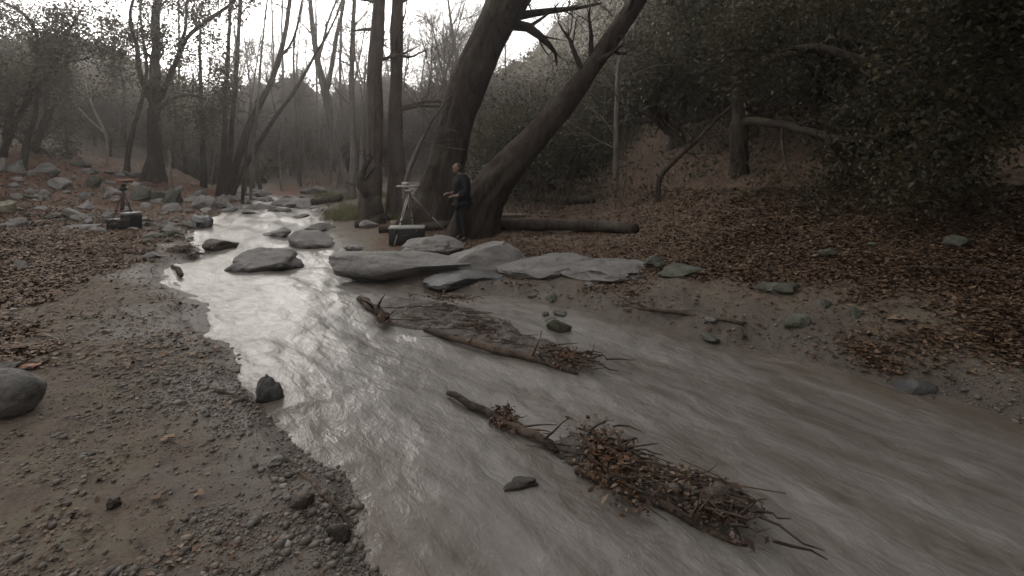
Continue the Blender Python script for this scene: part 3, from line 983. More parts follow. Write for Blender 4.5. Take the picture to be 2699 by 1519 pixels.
# --- the big forked oak on the left bank
Yo = gY(410, 478)
hero('oak_tree', 'big dark forked oak standing on the mossy boulders of the left bank', 'tree', [
    [(408, 482, 52, Yo), (412, 440, 40, Yo), (411, 400, 32, Yo), (408, 330, 28, Yo), (405, 268, 34, Yo), (412, 240, 27, Yo), (419, 230, 24, Yo + .2), (410, 150, 22, Yo + .4), (405, 100, 21, Yo + .5), (409, 40, 20, Yo + .6), (424, -10, 18, Yo + .7), (436, -130, 14, Yo + .8), (430, -260, 8, Yo + .9)],
    [(405, 270, 20, Yo), (385, 235, 15, Yo - .3), (366, 195, 13, Yo - .5), (364, 122, 11, Yo - .8), (348, 80, 9, Yo - 1), (338, 28, 8, Yo - 1.2), (362, -10, 6, Yo - 1.3), (380, -80, 4, Yo - 1.3)],
    [(412, 270, 19, Yo), (430, 246, 16, Yo - .2), (452, 192, 13, Yo - .5), (470, 138, 12, Yo - .8), (488, 98, 11, Yo - 1), (545, 56, 10, Yo - 1.2), (608, 12, 8, Yo - 1.4), (660, -40, 5, Yo - 1.6)],
    [(412, 292, 14, Yo), (436, 270, 11, Yo - .4), (469, 253, 9, Yo - .7), (505, 251, 8, Yo - 1), (545, 262, 5, Yo - 1.2)],
    [(470, 138, 9, Yo - .8), (486, 84, 8, Yo - .9), (492, 40, 7, Yo - 1), (494, -30, 5, Yo - 1)]],
    'bark_dark', 1, limbs=9, limb_len=(1.2, 3.4), twigs=7, twig_len=(.5, 1.2), fine=4, leaves=(4, .24, .12, 'leaf_oak'), u0=.3)
hero('oak_tree', 'thin dark oak stem close left of the big forked oak', 'tree', [
    [(335, 446, 15, Yo + .5), (337, 400, 13, Yo + .5), (356, 320, 11, Yo + .6), (378, 268, 10, Yo + .7), (388, 180, 8, Yo + .8), (372, 60, 6, Yo + .9), (366, -60, 4, Yo + 1)]],
    'bark_dark', 2, limbs=6, leaves=(4, .22, .12, 'leaf_oak'))
# --- oaks at the left edge
Y1 = gY(8, 412)
hero('oak_tree', 'dark oak leaning right at the left edge of the leafy slope', 'tree', [
    [(8, 414, 17, Y1), (24, 350, 16, Y1), (60, 284, 15, Y1 - .2), (112, 218, 12, Y1 - .4), (140, 190, 10, Y1 - .6), (158, 130, 8, Y1 - .8), (190, 72, 6, Y1 - 1), (210, 40, 4, Y1 - 1)],
    [(135, 192, 9, Y1 - .6), (176, 164, 7, Y1 - .8), (206, 160, 5, Y1 - .9), (235, 154, 3, Y1 - 1)],
    [(60, 284, 9, Y1 - .2), (100, 160, 8, Y1 - 1), (102, 90, 9, Y1 - 1.2), (68, 36, 8, Y1 - 1.4), (20, 10, 6, Y1 - 1.5), (-40, -20, 5, Y1 - 1.6)]],
    'bark_dark', 3, limbs=6, limb_len=(1.0, 2.6), leaves=(4, .22, .12, 'leaf_oak'), u0=.3)
Y1b = gY(85, 400)
hero('oak_tree', 'short crooked dark stems right of the leaning oak at the left edge', 'tree', [
    [(85, 400, 18, Y1b), (95, 370, 14, Y1b), (108, 335, 11, Y1b), (122, 290, 7, Y1b), (118, 220, 5, Y1b)],
    [(95, 396, 10, Y1b), (112, 350, 9, Y1b + .2), (126, 322, 8, Y1b + .3), (150, 260, 5, Y1b + .4)],
    [(96, 398, 8, Y1b), (112, 392, 7, Y1b), (122, 404, 6, Y1b)]],
    'bark_dark', 4, limbs=5, leaves=(4, .22, .12, 'leaf_oak'))
hero('dead_snag', 'pale dead forked branch standing in the scrub left of the big forked oak', 'tree', [
    [(282, 356, 6, 23), (258, 312, 5, 23), (240, 270, 5, 23), (230, 240, 4, 23), (224, 212, 3, 23)],
    [(276, 350, 5, 23), (240, 320, 4, 23), (214, 292, 4, 23), (192, 266, 3, 23)]],
    'wood_pale', 50, limbs=2, limb_len=(.3, .8), twigs=2, twig_len=(.2, .4), fine=0, u0=.5, wob=.01)
hero('dead_snag', 'short pale stump stick right of the big forked oak', 'tree', [
    [(449, 456, 8, 21.5), (448, 425, 7, 21.5), (446, 395, 5, 21.5)]], 'wood_pale', 51, limbs=1, limb_len=(.2, .3), twigs=1, twig_len=(.1, .2), fine=0)
# --- tree cluster at the head of the creek
Yc = gY(560, 503)
hero('alder_tree', 'straight slim dark tree left of the leaning cluster at the creek head', 'tree', [
    [(537, 502, 17, Yc), (536, 400, 13, Yc), (534, 300, 11, Yc), (530, 193, 9, Yc), (527, 138, 7, Yc), (524, 60, 5, Yc)]],
    'bark_dark', 5, limbs=9, limb_len=(.8, 2.2), leaves=(4, .2, .11, 'leaf_olive'), u0=.3, ang=(45, 80), up=.1)
hero('alder_tree', 'cluster of dark stems leaning right at the head of the creek', 'tree', [
    [(583, 514, 30, Yc - .8), (588, 460, 17, Yc - .8), (588, 400, 15, Yc - .8), (594, 300, 12, Yc - .8), (597, 220, 11, Yc - .7), (604, 100, 9, Yc - .6), (607, -10, 8, Yc - .6), (612, -160, 5, Yc - .6)],
    [(596, 500, 18, Yc - .8), (606, 420, 14, Yc - .9), (612, 320, 12, Yc - 1), (621, 220, 11, Yc - 1), (628, 100, 10, Yc - 1), (632, -10, 9, Yc - 1), (640, -150, 5, Yc - 1)],
    [(600, 505, 22, Yc - 1), (620, 430, 19, Yc - 1.2), (650, 340, 18, Yc - 1.5), (700, 248, 15, Yc - 1.8), (714, 225, 15, Yc - 1.9), (733, 160, 13, Yc - 2), (750, 97, 12, Yc - 2.1), (766, -5, 10, Yc - 2.2), (790, -140, 6, Yc - 2.4)],
    [(606, 510, 15, Yc - 1), (640, 452, 13, Yc - 1.2), (672, 395, 12, Yc - 1.4), (701, 344, 11, Yc - 1.6), (770, 247, 10, Yc - 1.9), (809, 182, 9, Yc - 2), (832, 147, 7, Yc - 2), (880, 60, 5, Yc - 2.2), (910, -20, 4, Yc - 2.2)],
    [(738, 150, 7, Yc - 2), (770, 112, 6, Yc - 2), (793, 40, 5, Yc - 2.1), (800, -30, 4, Yc - 2.2)]],
    'bark_dark', 6, limbs=7, limb_len=(.8, 2.2), twigs=6, leaves=None, u0=.35, parts=['trunk', 'trunk', 'trunk', 'trunk', 'branch'], wob=.02)
# --- pale Y shaped tree and slim neighbours in the middle
Yy = gY(905, 500)
hero('alder_tree', 'pale grey Y shaped tree in the middle of the valley', 'tree', [
    [(930, 505, 22, Yy), (912, 470, 19, Yy), (886, 390, 17, Yy), (874, 320, 17, Yy), (862, 272, 20, Yy), (860, 226, 20, Yy), (842, 185, 15, Yy), (833, 150, 15, Yy), (826, 70, 12, Yy), (818, -5, 11, Yy), (806, -150, 7, Yy)],
    [(862, 235, 14, Yy), (871, 198, 12, Yy - .2), (880, 130, 12, Yy - .3), (888, 96, 11, Yy - .4), (900, 40, 9, Yy - .5), (910, -10, 8, Yy - .5), (925, -140, 5, Yy - .6)],
    [(840, 150, 10, Yy), (850, 112, 8, Yy + .2), (866, 60, 6, Yy + .3), (890, -10, 5, Yy + .3)]],
    'bark_grey', 7, limbs=7, limb_len=(1.0, 3.0), twigs=6, twig_len=(.5, 1.4), fine=5, u0=.4)
sl = [(660, 500, 22, 8, 708, 690, 143, 'bark_twig', 'thin tree rising straight into the sky right of the leaning cluster'),
      (790, 500, 30, 9, 800, 770, 127, 'bark_twig', 'slender bare tree bowed right behind the leaning cluster'),
      (770, 505, 34, 9, 742, 744, 200, 'bark_twig', 'slim bare tree left of the pale Y shaped tree'),
      (840, 505, 36, 9, 832, 836, 210, 'bark_twig', 'slim grey tree directly left of the pale Y shaped tree trunk'),
      (905, 500, 32, 11, 900, 896, 200, 'bark_grey', 'slim pale tree right behind the pale Y shaped tree'),
      (928, 510, 21, 20, 932, 928, 200, 'bark_grey', 'grey bare tree left of the two straight dark trunks'),
      (716, 500, 40, 8, 716, 722, 220, 'bark_twig', 'far thin bare tree in the gap right of the cluster'),
      (470, 470, 33, 9, 470, 472, 160, 'bark_twig', 'far thin tree behind the right fork of the oak'),
      (640, 505, 21, 8, 668, 655, 330, 'bark_dark', 'short dark sapling on the far bank right of the cluster')]
for k, (bx, by, Yd, wd, tx, mx, my, bk, lb) in enumerate(sl):
    hero('slender_tree', lb, 'tree', [[(bx, by, wd, Yd), ((bx + mx) / 2, (by + my) / 2, wd * .8, Yd), (mx, my, wd * .65, Yd), (tx, -10 if k != 8 else 300, wd * .5, Yd), (tx + (tx - mx) * .6, -200 if k != 8 else 260, wd * .25, Yd)]],
         bk, 20 + k, 'slender bare trees in the middle of the valley', limbs=12 if k != 8 else 4, limb_len=(.9, 2.6), twigs=6, twig_len=(.4, 1.2), fine=4, u0=.3, ang=(40, 75), up=.15)
# --- big trunks on the right bank
Yt = 14.5
hero('alder_tree', 'left one of the two straight brown trunks behind the right tripod', 'tree', [
    [(976, 560, 56, Yt), (980, 480, 46, Yt), (984, 353, 42, Yt), (991, 200, 38, Yt), (999, 60, 34, Yt), (1003, -20, 33, Yt), (1012, -300, 26, Yt), (1020, -600, 14, Yt)]],
    'bark_brown', 30, limbs=12, limb_len=(1.2, 3.2), twigs=6, u0=.25, fine=4, ang=(55, 90), up=.02, leaves=None)
hero('alder_tree', 'right one of the two straight brown trunks behind the right tripod', 'tree', [
    [(1052, 566, 58, Yt + .4), (1048, 480, 46, Yt + .4), (1046, 353, 38, Yt + .4), (1046, 200, 34, Yt + .4), (1048, 60, 32, Yt + .4), (1049, -20, 32, Yt + .4), (1052, -300, 24, Yt + .4), (1054, -600, 12, Yt + .4)]],
    'bark_brown', 31, limbs=12, limb_len=(1.2, 3.4), twigs=6, u0=.2, fine=4, ang=(55, 90), up=.02, leaves=None)
Yg = 12.6
hero('alder_tree', 'huge dark trunk leaning right behind the person', 'tree', [
    [(1118, 596, 130, Yg), (1138, 540, 112, Yg), (1165, 485, 104, Yg), (1192, 353, 90, Yg), (1230, 221, 90, Yg), (1287, 110, 98, Yg - .2), (1342, 0, 104, Yg - .4), (1400, -120, 96, Yg - .6), (1480, -330, 70, Yg - .8), (1560, -600, 36, Yg - 1)],
    [(1290, 100, 30, Yg), (1340, 10, 28, Yg + .6), (1372, -60, 24, Yg + 1), (1420, -200, 12, Yg + 1.6)]],
    'bark_dark', 32, limbs=9, limb_len=(1.5, 3.5), twigs=6, u0=.3, fine=3, ang=(50, 85), leaves=None, wob=.0)
Yh = 11.4
hero('alder_tree', 'dark trunk leaning far to the right beyond the person', 'tree', [
    [(1240, 586, 120, Yh), (1268, 530, 108, Yh), (1305, 470, 92, Yh), (1352, 430, 80, Yh), (1440, 331, 64, Yh), (1500, 262, 54, Yh), (1606, 112, 48, Yh), (1660, 32, 44, Yh), (1720, -50, 40, Yh), (1850, -260, 26, Yh), (1950, -460, 12, Yh)]],
    'bark_dark', 33, limbs=10, limb_len=(1.2, 3.2), twigs=6, u0=.25, fine=3, leaves=None, wob=.0)
hero('dead_snag', 'crooked dark snag left of the two straight trunks', 'tree', [
    [(998, 556, 34, Yt - 1), (982, 528, 32, Yt - 1), (962, 500, 30, Yt - 1), (952, 466, 22, Yt - 1), (962, 436, 13, Yt - 1), (984, 405, 7, Yt - 1)],
    [(955, 478, 12, Yt - 1), (972, 462, 10, Yt - 1), (986, 440, 6, Yt - 1)]],
    'bark_dark', 34, limbs=3, limb_len=(.3, .8), twigs=4, twig_len=(.2, .5), fine=0, u0=.5)
hero('slender_tree', 'pale thin stem leaning right behind the right tripod', 'tree', [
    [(1066, 500, 12, 12.2), (1090, 419, 13, 12.2), (1118, 355, 9, 12.2), (1150, 300, 6, 12.2), (1190, 250, 3, 12.2)]],
    'bark_grey', 35, limbs=5, limb_len=(.6, 1.4), twigs=4, fine=3, u0=.4)
hero('slender_tree', 'slanting thin sapling left of the dark trunk on the right slope', 'tree', [
    [(1734, 462, 13, 11), (1796, 410, 11, 11), (1859, 348, 10, 11), (1930, 280, 7, 11), (1990, 230, 4, 11)]],
    'bark_dark', 36, limbs=7, limb_len=(.6, 1.6), twigs=5, fine=3, u0=.3)
# overhanging evergreen oak on the right slope
Yr = gY(1952, 462)
hero('oak_tree', 'dark upright oak on the right slope with a crown hanging over the creek', 'tree', [
    [(1948, 464, 52, Yr), (1950, 380, 42, Yr), (1950, 250, 40, Yr), (1948, 100, 38, Yr), (1946, -20, 36, Yr), (1940, -250, 24, Yr)],
    [(1955, 320, 24, Yr), (2080, 330, 22, Yr - 1.2), (2200, 372, 18, Yr - 2.2), (2330, 352, 12, Yr - 3), (2400, 330, 8, Yr - 3.4)],
    [(1955, 180, 28, Yr), (2150, 120, 24, Yr - 2), (2400, 200, 20, Yr - 3.4), (2640, 300, 12, Yr - 4.4)],
    [(1948, 20, 28, Yr), (2200, -120, 24, Yr - 2.5), (2500, -160, 18, Yr - 4), (2800, -120, 10, Yr - 5)]],
    'bark_dark', 40, limbs=9, limb_len=(1.0, 2.4), twigs=8, twig_len=(.5, 1.1), fine=4, leaves=(9, .2, .085, 'leaf_oak'), u0=.25, up=.1, droop=.1)

# --- background trees: one of each kind, then copies
def bg_oak(seed, H, W_, mt, dens=7, size=.125, u0=.22):
    rng = np.random.default_rng(seed)
    root = thing('oak_tree', 'x', 'tree', (0, 0, 0))
    pts = np.array([[0, 0, -.3, .22], [.1, 0, H * .2, .17], [rng.normal() * .3, rng.normal() * .3, H * .55, .11], [rng.normal() * .5, rng.normal() * .5, H * .92, .04]])
    P = path(pts, 14, rng, .06)
    b = Bag()
    b.tubes(P[None, :, :3], P[None, :, 3], 8)
    LP, LR = spawn(rng, P[None, :, :3], P[None, :, 3], 16, (W_ * .5, W_ * .95), (35, 75), .3, 6, .5, u0, .35, .02)
    b.tubes(LP, LR, 5)
    TP, TR = spawn(rng, LP, LR, 8, (.6, 1.5), (30, 70), .15, 4, .5, .25, .3, .008)
    b.tubes(TP, TR, 3)
    b.build('trunk', M['bark_dark'], root)
    finish_crown(rng, TP, dens, .34, size, mt, root, np.zeros(3))
    return root

def bg_bare(seed, H, mt='bark_twig', nl=22, ln=(1.0, 3.0)):
    rng = np.random.default_rng(seed)
    root = thing('bare_tree', 'x', 'tree', (0, 0, 0))
    pts = np.array([[0, 0, -.3, .11], [rng.normal() * .2, rng.normal() * .2, H * .4, .08], [rng.normal() * .5, rng.normal() * .5, H, .02]])
    P = path(pts, 14, rng, .05)
    b = Bag()
    b.tubes(P[None, :, :3], P[None, :, 3], 7)
    b.build('trunk', M[mt], root)
    b = Bag()
    LP, LR = spawn(rng, P[None, :, :3], P[None, :, 3], nl, ln, (35, 75), .3, 5, .5, .2, .3, .020)
    b.tubes(LP, LR, 4)
    TP, TR = spawn(rng, LP, LR, 7, (.5, 1.5), (30, 60), .2, 4, .6, .2, .3, .013)
    b.tubes(TP, TR, 3)
    FP, FR = spawn(rng, TP, TR, 3, (.3, .8), (30, 60), .1, 3, .7, .2, .3, .010)
    b.tubes(FP, FR, 3)
    b.build('crown', M[mt], root)
    return root

protos = {'oak': [bg_oak(501, 6.5, 3.0, 'leaf_oak'), bg_oak(502, 8.5, 3.4, 'leaf_oak'), bg_oak(503, 5.5, 3.2, 'leaf_oak')],
          'olive': [bg_oak(511, 7.5, 2.6, 'leaf_olive', 7), bg_oak(512, 5.0, 2.4, 'leaf_olive', 7)],
          'bare': [bg_bare(521, 8, 'bark_pale'), bg_bare(522, 10), bg_bare(523, 7, 'bark_pale')],
          'shade': [bg_oak(551, 8.5, 4.0, 'leaf_oak', 34, .18, .45)],  # dense high crown for the added light-blocking oaks
          'scrub': [bg_bare(531, 3.0, 'bark_twig', 26, (.8, 2.0)), bg_bare(532, 2.4, 'bark_brown', 26, (.7, 1.8))],
          'shrub': [bg_oak(541, 2.2, 1.6, 'leaf_shrub', 8, .10), bg_oak(542, 1.5, 1.4, 'leaf_shrub', 8, .10)]}
def plant(kind, px, Y, label, group, sc=1.0, name=None, cat='tree'):
    src = protos[kind][int(rng.integers(len(protos[kind])))]
    o = copy_tree(src)
    x = (px - CX) / F * Y
    o.location = (x, Y, gz(x, Y))
    o.rotation_euler = (rng.normal() * .05, rng.normal() * .05, rng.uniform(0, 6.28))
    s = sc * rng.uniform(.85, 1.15)
    o.scale = (s, s, s)
    if name: o.name = name
    tag(o, label, cat, group)
    return o

LO = ('evergreen oak in the dense dark wood on the left hillside', 'evergreen oaks on the left hillside')
for px, Y, s in [(-140, 17, 1.3), (-60, 21, 1.2), (20, 24, 1.1), (60, 19, .9), (120, 28, 1.0), (180, 24, .5), (230, 32, .5), (-20, 30, 1.4), (70, 36, 1.3), (150, 40, .8), (290, 27, .5), (330, 36, .6),
                 (-250, 20, 1.4), (-160, 30, 1.5), (-330, 14, 1.3), (-480, 18, 1.4), (310, 45, .7), (400, 40, .7), (210, 48, .6)]:
    plant('oak', px, Y, *LO, sc=s * (.70 if px > -100 else .9))
CO = ('olive tinged leafy tree in the hazy wood beyond the big forked oak', 'leafy trees beyond the forked oak')
for px, Y, s in [(330, 30, .8), (430, 34, 1.05), (490, 30, .8), (520, 38, 1.0), (570, 44, 1.0), (620, 50, 1.0), (455, 29, .7), (660, 58, .9), (560, 33, .75), (300, 33, .9)]:
    plant('olive', px, Y, *CO, sc=s)
BT = ('bare grey tree in the hazy thicket at the valley head', 'bare trees at the valley head')
for k in range(112):
    px = rng.uniform(540, 1330); Y = rng.uniform(26, 62)
    plant('bare', px, Y, *BT, sc=rng.uniform(.7, 1.15) * (.8 if px < 900 else 1))
SB = ('bare brown shrub in the thicket beyond the creek head', 'bare shrubs beyond the creek head')
for k in range(64):
    px = rng.uniform(420, 1350); Y = rng.uniform(27, 48)
    if creek((px - CX) / F * Y, Y)[0][0] < 1.2: continue
    plant('scrub', px, Y, *SB, sc=rng.uniform(.7, 1.2), name='bare_shrub', cat='shrub')
SL = ('bare brown shrub under the oaks of the left hillside', 'bare shrubs on the left hillside')
for k in range(22):
    plant('scrub', rng.uniform(-60, 420), rng.uniform(27, 40), *SL, sc=rng.uniform(.6, 1.0), name='bare_shrub', cat='shrub')
RS = ('green leafy shrub on the shady right hillside', 'leafy shrubs on the right hillside')
for k in range(120):
    px = rng.uniform(1330, 2900); Y = rng.uniform(15, 40) - (px - 1330) / 1400 * 5
    plant('shrub', px, Y, *RS, sc=rng.uniform(.8, 1.7), name='leafy_shrub', cat='shrub')
RO = ('evergreen oak high on the shady right hillside', 'evergreen oaks on the right hillside')
for k in range(26):
    px = rng.uniform(1760, 3200); Y = rng.uniform(16, 40)
    plant('oak', px, Y, *RO, sc=rng.uniform(.9, 1.4))
RB = ('bare sapling among the shrubs of the right hillside', 'bare saplings on the right hillside')
for k in range(24):
    px = rng.uniform(1380, 2700); Y = rng.uniform(13, 28)
    plant('bare', px, Y, *RB, sc=rng.uniform(.5, .9))
# unseen oaks right of and behind the camera, added to darken the right side
for (x, y, s) in [(5.9, 3.6, 1.4), (5.7, .4, 1.5), (8.6, 6.6, 1.5), (9.5, 1.5, 1.7), (7.8, -2.2, 1.6), (12.5, 6, 1.7), (1.4, -4.6, 1.4), (14, 11, 1.5), (12, -6, 1.5), (0, -8, 1.4), (-5, -9, 1.4), (10, -9, 1.5)]:
    o = copy_tree(protos['shade'][0])
    o.location = (x, y, gz(x, y)); o.scale = (s, s, s); o.rotation_euler = (0, 0, rng.uniform(0, 6))
    tag(o, 'evergreen oak out of view, added to shade the near creek', 'tree', 'oaks out of view, added for shade')
def kill(o):
    for ch in list(o.children): kill(ch)
    bpy.data.objects.remove(o)
for l_ in protos.values():
    for o in l_: kill(o)

# twiggy undergrowth mass and hillside scrub
def twig_mass(name, pts, h, n, mt, seed):
    rng = np.random.default_rng(seed)
    b = np.repeat(pts, n, 0) + rng.normal(size=(len(pts) * n, 3)) * np.array([.5, .5, .02])
    L = rng.uniform(.4, 1, len(b))[:, None] * h
    d = rnd_dirs(rng, len(b)) * .6 + np.array([0, 0, 1])
    d /= np.linalg.norm(d, axis=1, keepdims=True)
    P = np.stack([b, b + d * L * .5 + rnd_dirs(rng, len(b)) * .06, b + d * L + rnd_dirs(rng, len(b)) * .2], 1)
    R = np.broadcast_to(np.array([[.011, .008, .004]]), (len(b), 3))
    V_, Q_ = tubes(P, R, 3)
    tag(mk(name, V_, Q_, M[mt]), kind='stuff')
pts = []
while len(pts) < 520:
    px = rng.uniform(-80, 1320); Y = rng.uniform(27, 52)
    x = (px - CX) / F * Y
    if creek(x, Y)[0][0] < 2: continue
    pts.append((x, Y, gz(x, Y)))
twig_mass('undergrowth', np.array(pts), 1.5, 16, 'bark_twig', 5)
pts = []
while len(pts) < 420:
    px = rng.uniform(1300, 2900); Y = rng.uniform(11, 40)
    x = (px - CX) / F * Y
    if gz(x, Y) > 40: continue
    pts.append((x, Y, gz(x, Y)))
pts = np.array(pts)
twig_mass('undergrowth', pts, 1.3, 10, 'bark_twig', 6)
cen = np.repeat(pts, 60, 0) + rng.normal(size=(len(pts) * 60, 3)) * np.array([.6, .6, .3]) + np.array([0, 0, .35])
Vl, Ql = leaf_quads(rng, cen, .12, .2, .5)
tag(mk('undergrowth', Vl, Ql, M['leaf_shrub'], smooth=False), kind='stuff')
# far scrub covering the hills
Rf = rng.uniform(38, 85, 9000) ; Tf = np.radians(rng.uniform(-60, 60, 9000))
xf, yf = Rf * np.sin(Tf), Rf * np.cos(Tf)
zf = gfast(xf, yf)
cen = np.repeat(np.stack([xf, yf, zf + .3], 1), 10, 0) + rng.normal(size=(90000, 3)) * np.array([.8, .8, .45])
Vl, Ql = leaf_quads(rng, cen, .42, .0, .5)
tag(mk('hillside_scrub', Vl, Ql, M['leaf_olive'], smooth=False), kind='stuff')

# grass on the far right bank
X, Y = scatter_px(1500, 830, 1060, 512, 585)
D = gfast(X, Y, gd)
k_ = (D > .15) & (fbm(X * .8, Y * .8, 0, 2, 83) > -.5)
X, Y = X[k_], Y[k_]
n = len(X) * 9
b = np.repeat(np.stack([X, Y, gfast(X, Y)], 1), 9, 0) + rng.normal(size=(n, 3)) * np.array([.10, .10, .005])
d = rnd_dirs(rng, n) * .8 + np.array([0, 0, 1.0])
tip = b + d * rng.uniform(.06, .2, n)[:, None]
sd_ = np.cross(d, rnd_dirs(rng, n)); sd_ /= np.linalg.norm(sd_, axis=1, keepdims=True)
Vg = np.stack([b - sd_ * .007, b + sd_ * .007, tip + sd_ * .002, tip - sd_ * .002], 1).reshape(-1, 3)
tag(mk('grass', Vg, np.arange(n * 4).reshape(n, 4), M['grass'], smooth=False), kind='stuff')

# ------------------------------------------------------------------ logs, sticks and debris
def log(pts, mt, label, seed, name='log', cat='log', group=None, nb=0, n=10, wob=.02):
    """pts: (px, py, thickness px) with the ground found below each"""
    rng = np.random.default_rng(seed)
    W = []
    for a, b_, wd in pts:
        x, y, z = ghit(a, b_ + wd * .5)
        r = wd / 2 / F * y
        W.append((x, y, z + r * .75, r))
    P = path(np.array(W), 16, rng, wob)
    P[:, 3] *= 1 + .08 * rng.normal(size=16)
    off = P[8, :3].copy()
    root = thing(name, label, cat, tuple(off), group) if nb else None
    R = P[:, 3].copy()
    PP = np.vstack([P[:1, :3], P[:, :3], P[-1:, :3]])
    PP[0] += (P[0, :3] - P[1, :3]) * .01; PP[-1] += (P[-1, :3] - P[-2, :3]) * .01
    bag = Bag()
    bag.tubes((PP - off)[None], np.r_[R[0] * .02, R, R[-1] * .02][None], n)
    o = bag.build('stem' if nb else name, M[mt], root)
    if nb:
        LP, LR = spawn(rng, P[None, :, :3], R[None], nb, (.2, .55), (15, 45), -.02, 5, .45, .3, .5, .005)
        for j in range(nb):
            bb = Bag(); bb.tubes(LP[j:j + 1] - off, LR[j:j + 1], 5); bb.build('branch', M[mt], root)
        return root
    o.location = off
    return tag(o, label, cat, group)

def slog(pts, mt, label, seed, name='log', cat='log', n=12):
    """a log given by (px, py, thickness px, depth)"""
    rng = np.random.default_rng(seed)
    W = np.array([np.r_[at(a, b_, Yd), wd / 2 / F * Yd] for a, b_, wd, Yd in pts])
    P = path(W, 18, rng, .02)
    P[:, 3] *= 1 + .06 * rng.normal(size=18)
    off = P[9, :3].copy()
    PP = np.vstack([P[:1, :3], P[:, :3], P[-1:, :3]])
    PP[0] += (P[0, :3] - P[1, :3]) * .01; PP[-1] += (P[-1, :3] - P[-2, :3]) * .01
    bag = Bag(); bag.tubes((PP - off)[None], np.r_[P[0, 3] * .02, P[:, 3], P[-1, 3] * .02][None], n)
    o = bag.build(name, M[mt], None); o.location = off
    return tag(o, label, cat)

log([(1000, 604, 22), (1100, 596, 24), (1240, 592, 30), (1400, 588, 34), (1550, 592, 34), (1680, 602, 26)], 'bark_dark', 'long dark fallen log lying behind the person', 61, nb=3)
log([(1030, 588, 16), (1130, 582, 18), (1260, 574, 14), (1380, 566, 12)], 'wood_pale', 'pale barkless log lying above the long dark log', 62)
log([(1370, 520, 22), (1460, 524, 26), (1560, 528, 20)], 'bark_dark', 'short dark log on the right slope above the long log', 63, nb=2)
log([(826, 530, 18), (860, 527, 20), (898, 522, 18)], 'bark_dark', 'dark broken log right of the long flat pale rock', 64)
log([(935, 592, 18), (990, 584, 22), (1030, 570, 16)], 'bark_dark', 'dark chunk of log left of the right tripod', 65)
log([(242, 645, 6), (300, 650, 7), (352, 658, 6)], 'wood_wet', 'upper one of two dark driftwood sticks on the sand', 66, 'driftwood_stick', 'stick', nb=2)
log([(262, 663, 7), (320, 666, 8), (400, 668, 7)], 'wood_wet', 'lower one of two dark driftwood sticks on the sand', 67, 'driftwood_stick', 'stick', nb=2)
log([(198, 722, 10), (222, 712, 6), (252, 705, 4)], 'wood_wet', 'short black twig lying on the sand left of the water', 68, 'driftwood_stick', 'stick')
log([(455, 702, 9), (470, 712, 14), (480, 728, 9)], 'wood_wet', 'dark bit of wood at the corner of the water edge', 69, 'driftwood_stick', 'stick')
log([(565, 1030, 8), (630, 1052, 12), (672, 1068, 8)], 'wood_wet', 'brown twig along the near water edge by the blue grey stone', 70, 'driftwood_stick', 'stick')
log([(740, 1200, 10), (800, 1250, 14), (880, 1330, 12), (935, 1400, 8)], 'wood_wet', 'dark root along the near water edge in the foreground', 71, 'driftwood_stick', 'stick', nb=3)
log([(2290, 700, 8), (2480, 712, 9), (2690, 722, 9)], 'wood_wet', 'long thin branch lying on the right bank', 72, 'driftwood_stick', 'stick')
log([(1640, 805, 10), (1800, 830, 12), (1960, 862, 10)], 'wood_wet', 'thin dark branch at the right water edge', 73, 'driftwood_stick', 'stick', nb=3)

def leaf_clump(px, py, wpx, hpx, n, mt, label, seed, twigs=10, zoff=.02):
    rng = np.random.default_rng(seed)
    x, y, z = ghit(px, py + hpx * .3)
    wx = wpx / F * y / 2
    wy = hpx / F * y * 2.0
    root = thing('leaf_clump', label, 'leaf clump', (x, y, z))
    n = int(n * 2.8)
    u = np.clip(rng.normal(size=(n, 2)) * .42, -.95, .95) * rng.uniform(.75, 1.0, (n, 1))
    hgt = (hpx / F * y * .09) * np.exp(-(u ** 2).sum(1) * 2)
    cen = np.stack([u[:, 0] * wx, u[:, 1] * wy - u[:, 0] * wx * .45, hgt * rng.random(n) + zoff], 1)
    Vl, Ql = leaf_quads(rng, cen, .036 * np.exp(rng.normal(size=n) * .35), .6, .5)
    lo = mk('leaves', Vl, Ql, M[mt], root, smooth=False); lo['kind'] = 'stuff'
    if twigs:
        twigs = int(twigs * 2)
        p0 = np.stack([rng.normal(size=twigs) * wx * .5, rng.normal(size=twigs) * wy * .3, np.full(twigs, zoff + .015)], 1)
        p0[:, 1] -= p0[:, 0] * .45
        dd = np.stack([np.ones(twigs), rng.normal(size=twigs) * .5 - .45, rng.normal(size=twigs) * .08], 1)
        LL = rng.uniform(.25, .9, twigs)[:, None] * wx
        P = np.stack([p0, p0 + dd * LL * .35 + rng.normal(size=(twigs, 3)) * .02, p0 + dd * LL * .7 + rng.normal(size=(twigs, 3)) * .02, p0 + dd * LL + rng.normal(size=(twigs, 3)) * .03], 1)
        R0 = rng.uniform(.004, .011, (twigs, 1)) * np.array([[1, .9, .7, .35]])
        for q in range(twigs):
            b = Bag(); b.tubes(P[q:q + 1], R0[q:q + 1], 5); b.build('twig', M['wood_wet'], root)
    return root

leaf_clump(480, 650, 70, 34, 420, 'leaf_orange', 'rust brown leaf heap washed up on the left water edge', 81, 8)
leaf_clump(388, 660, 42, 18, 160, 'leaf_orange', 'small rusty leaf heap at the end of the driftwood sticks', 82, 3)
leaf_clump(515, 668, 34, 26, 160, 'leaf_orange', 'dark wet leaf heap hanging into the water below the rust brown heap', 83, 4)

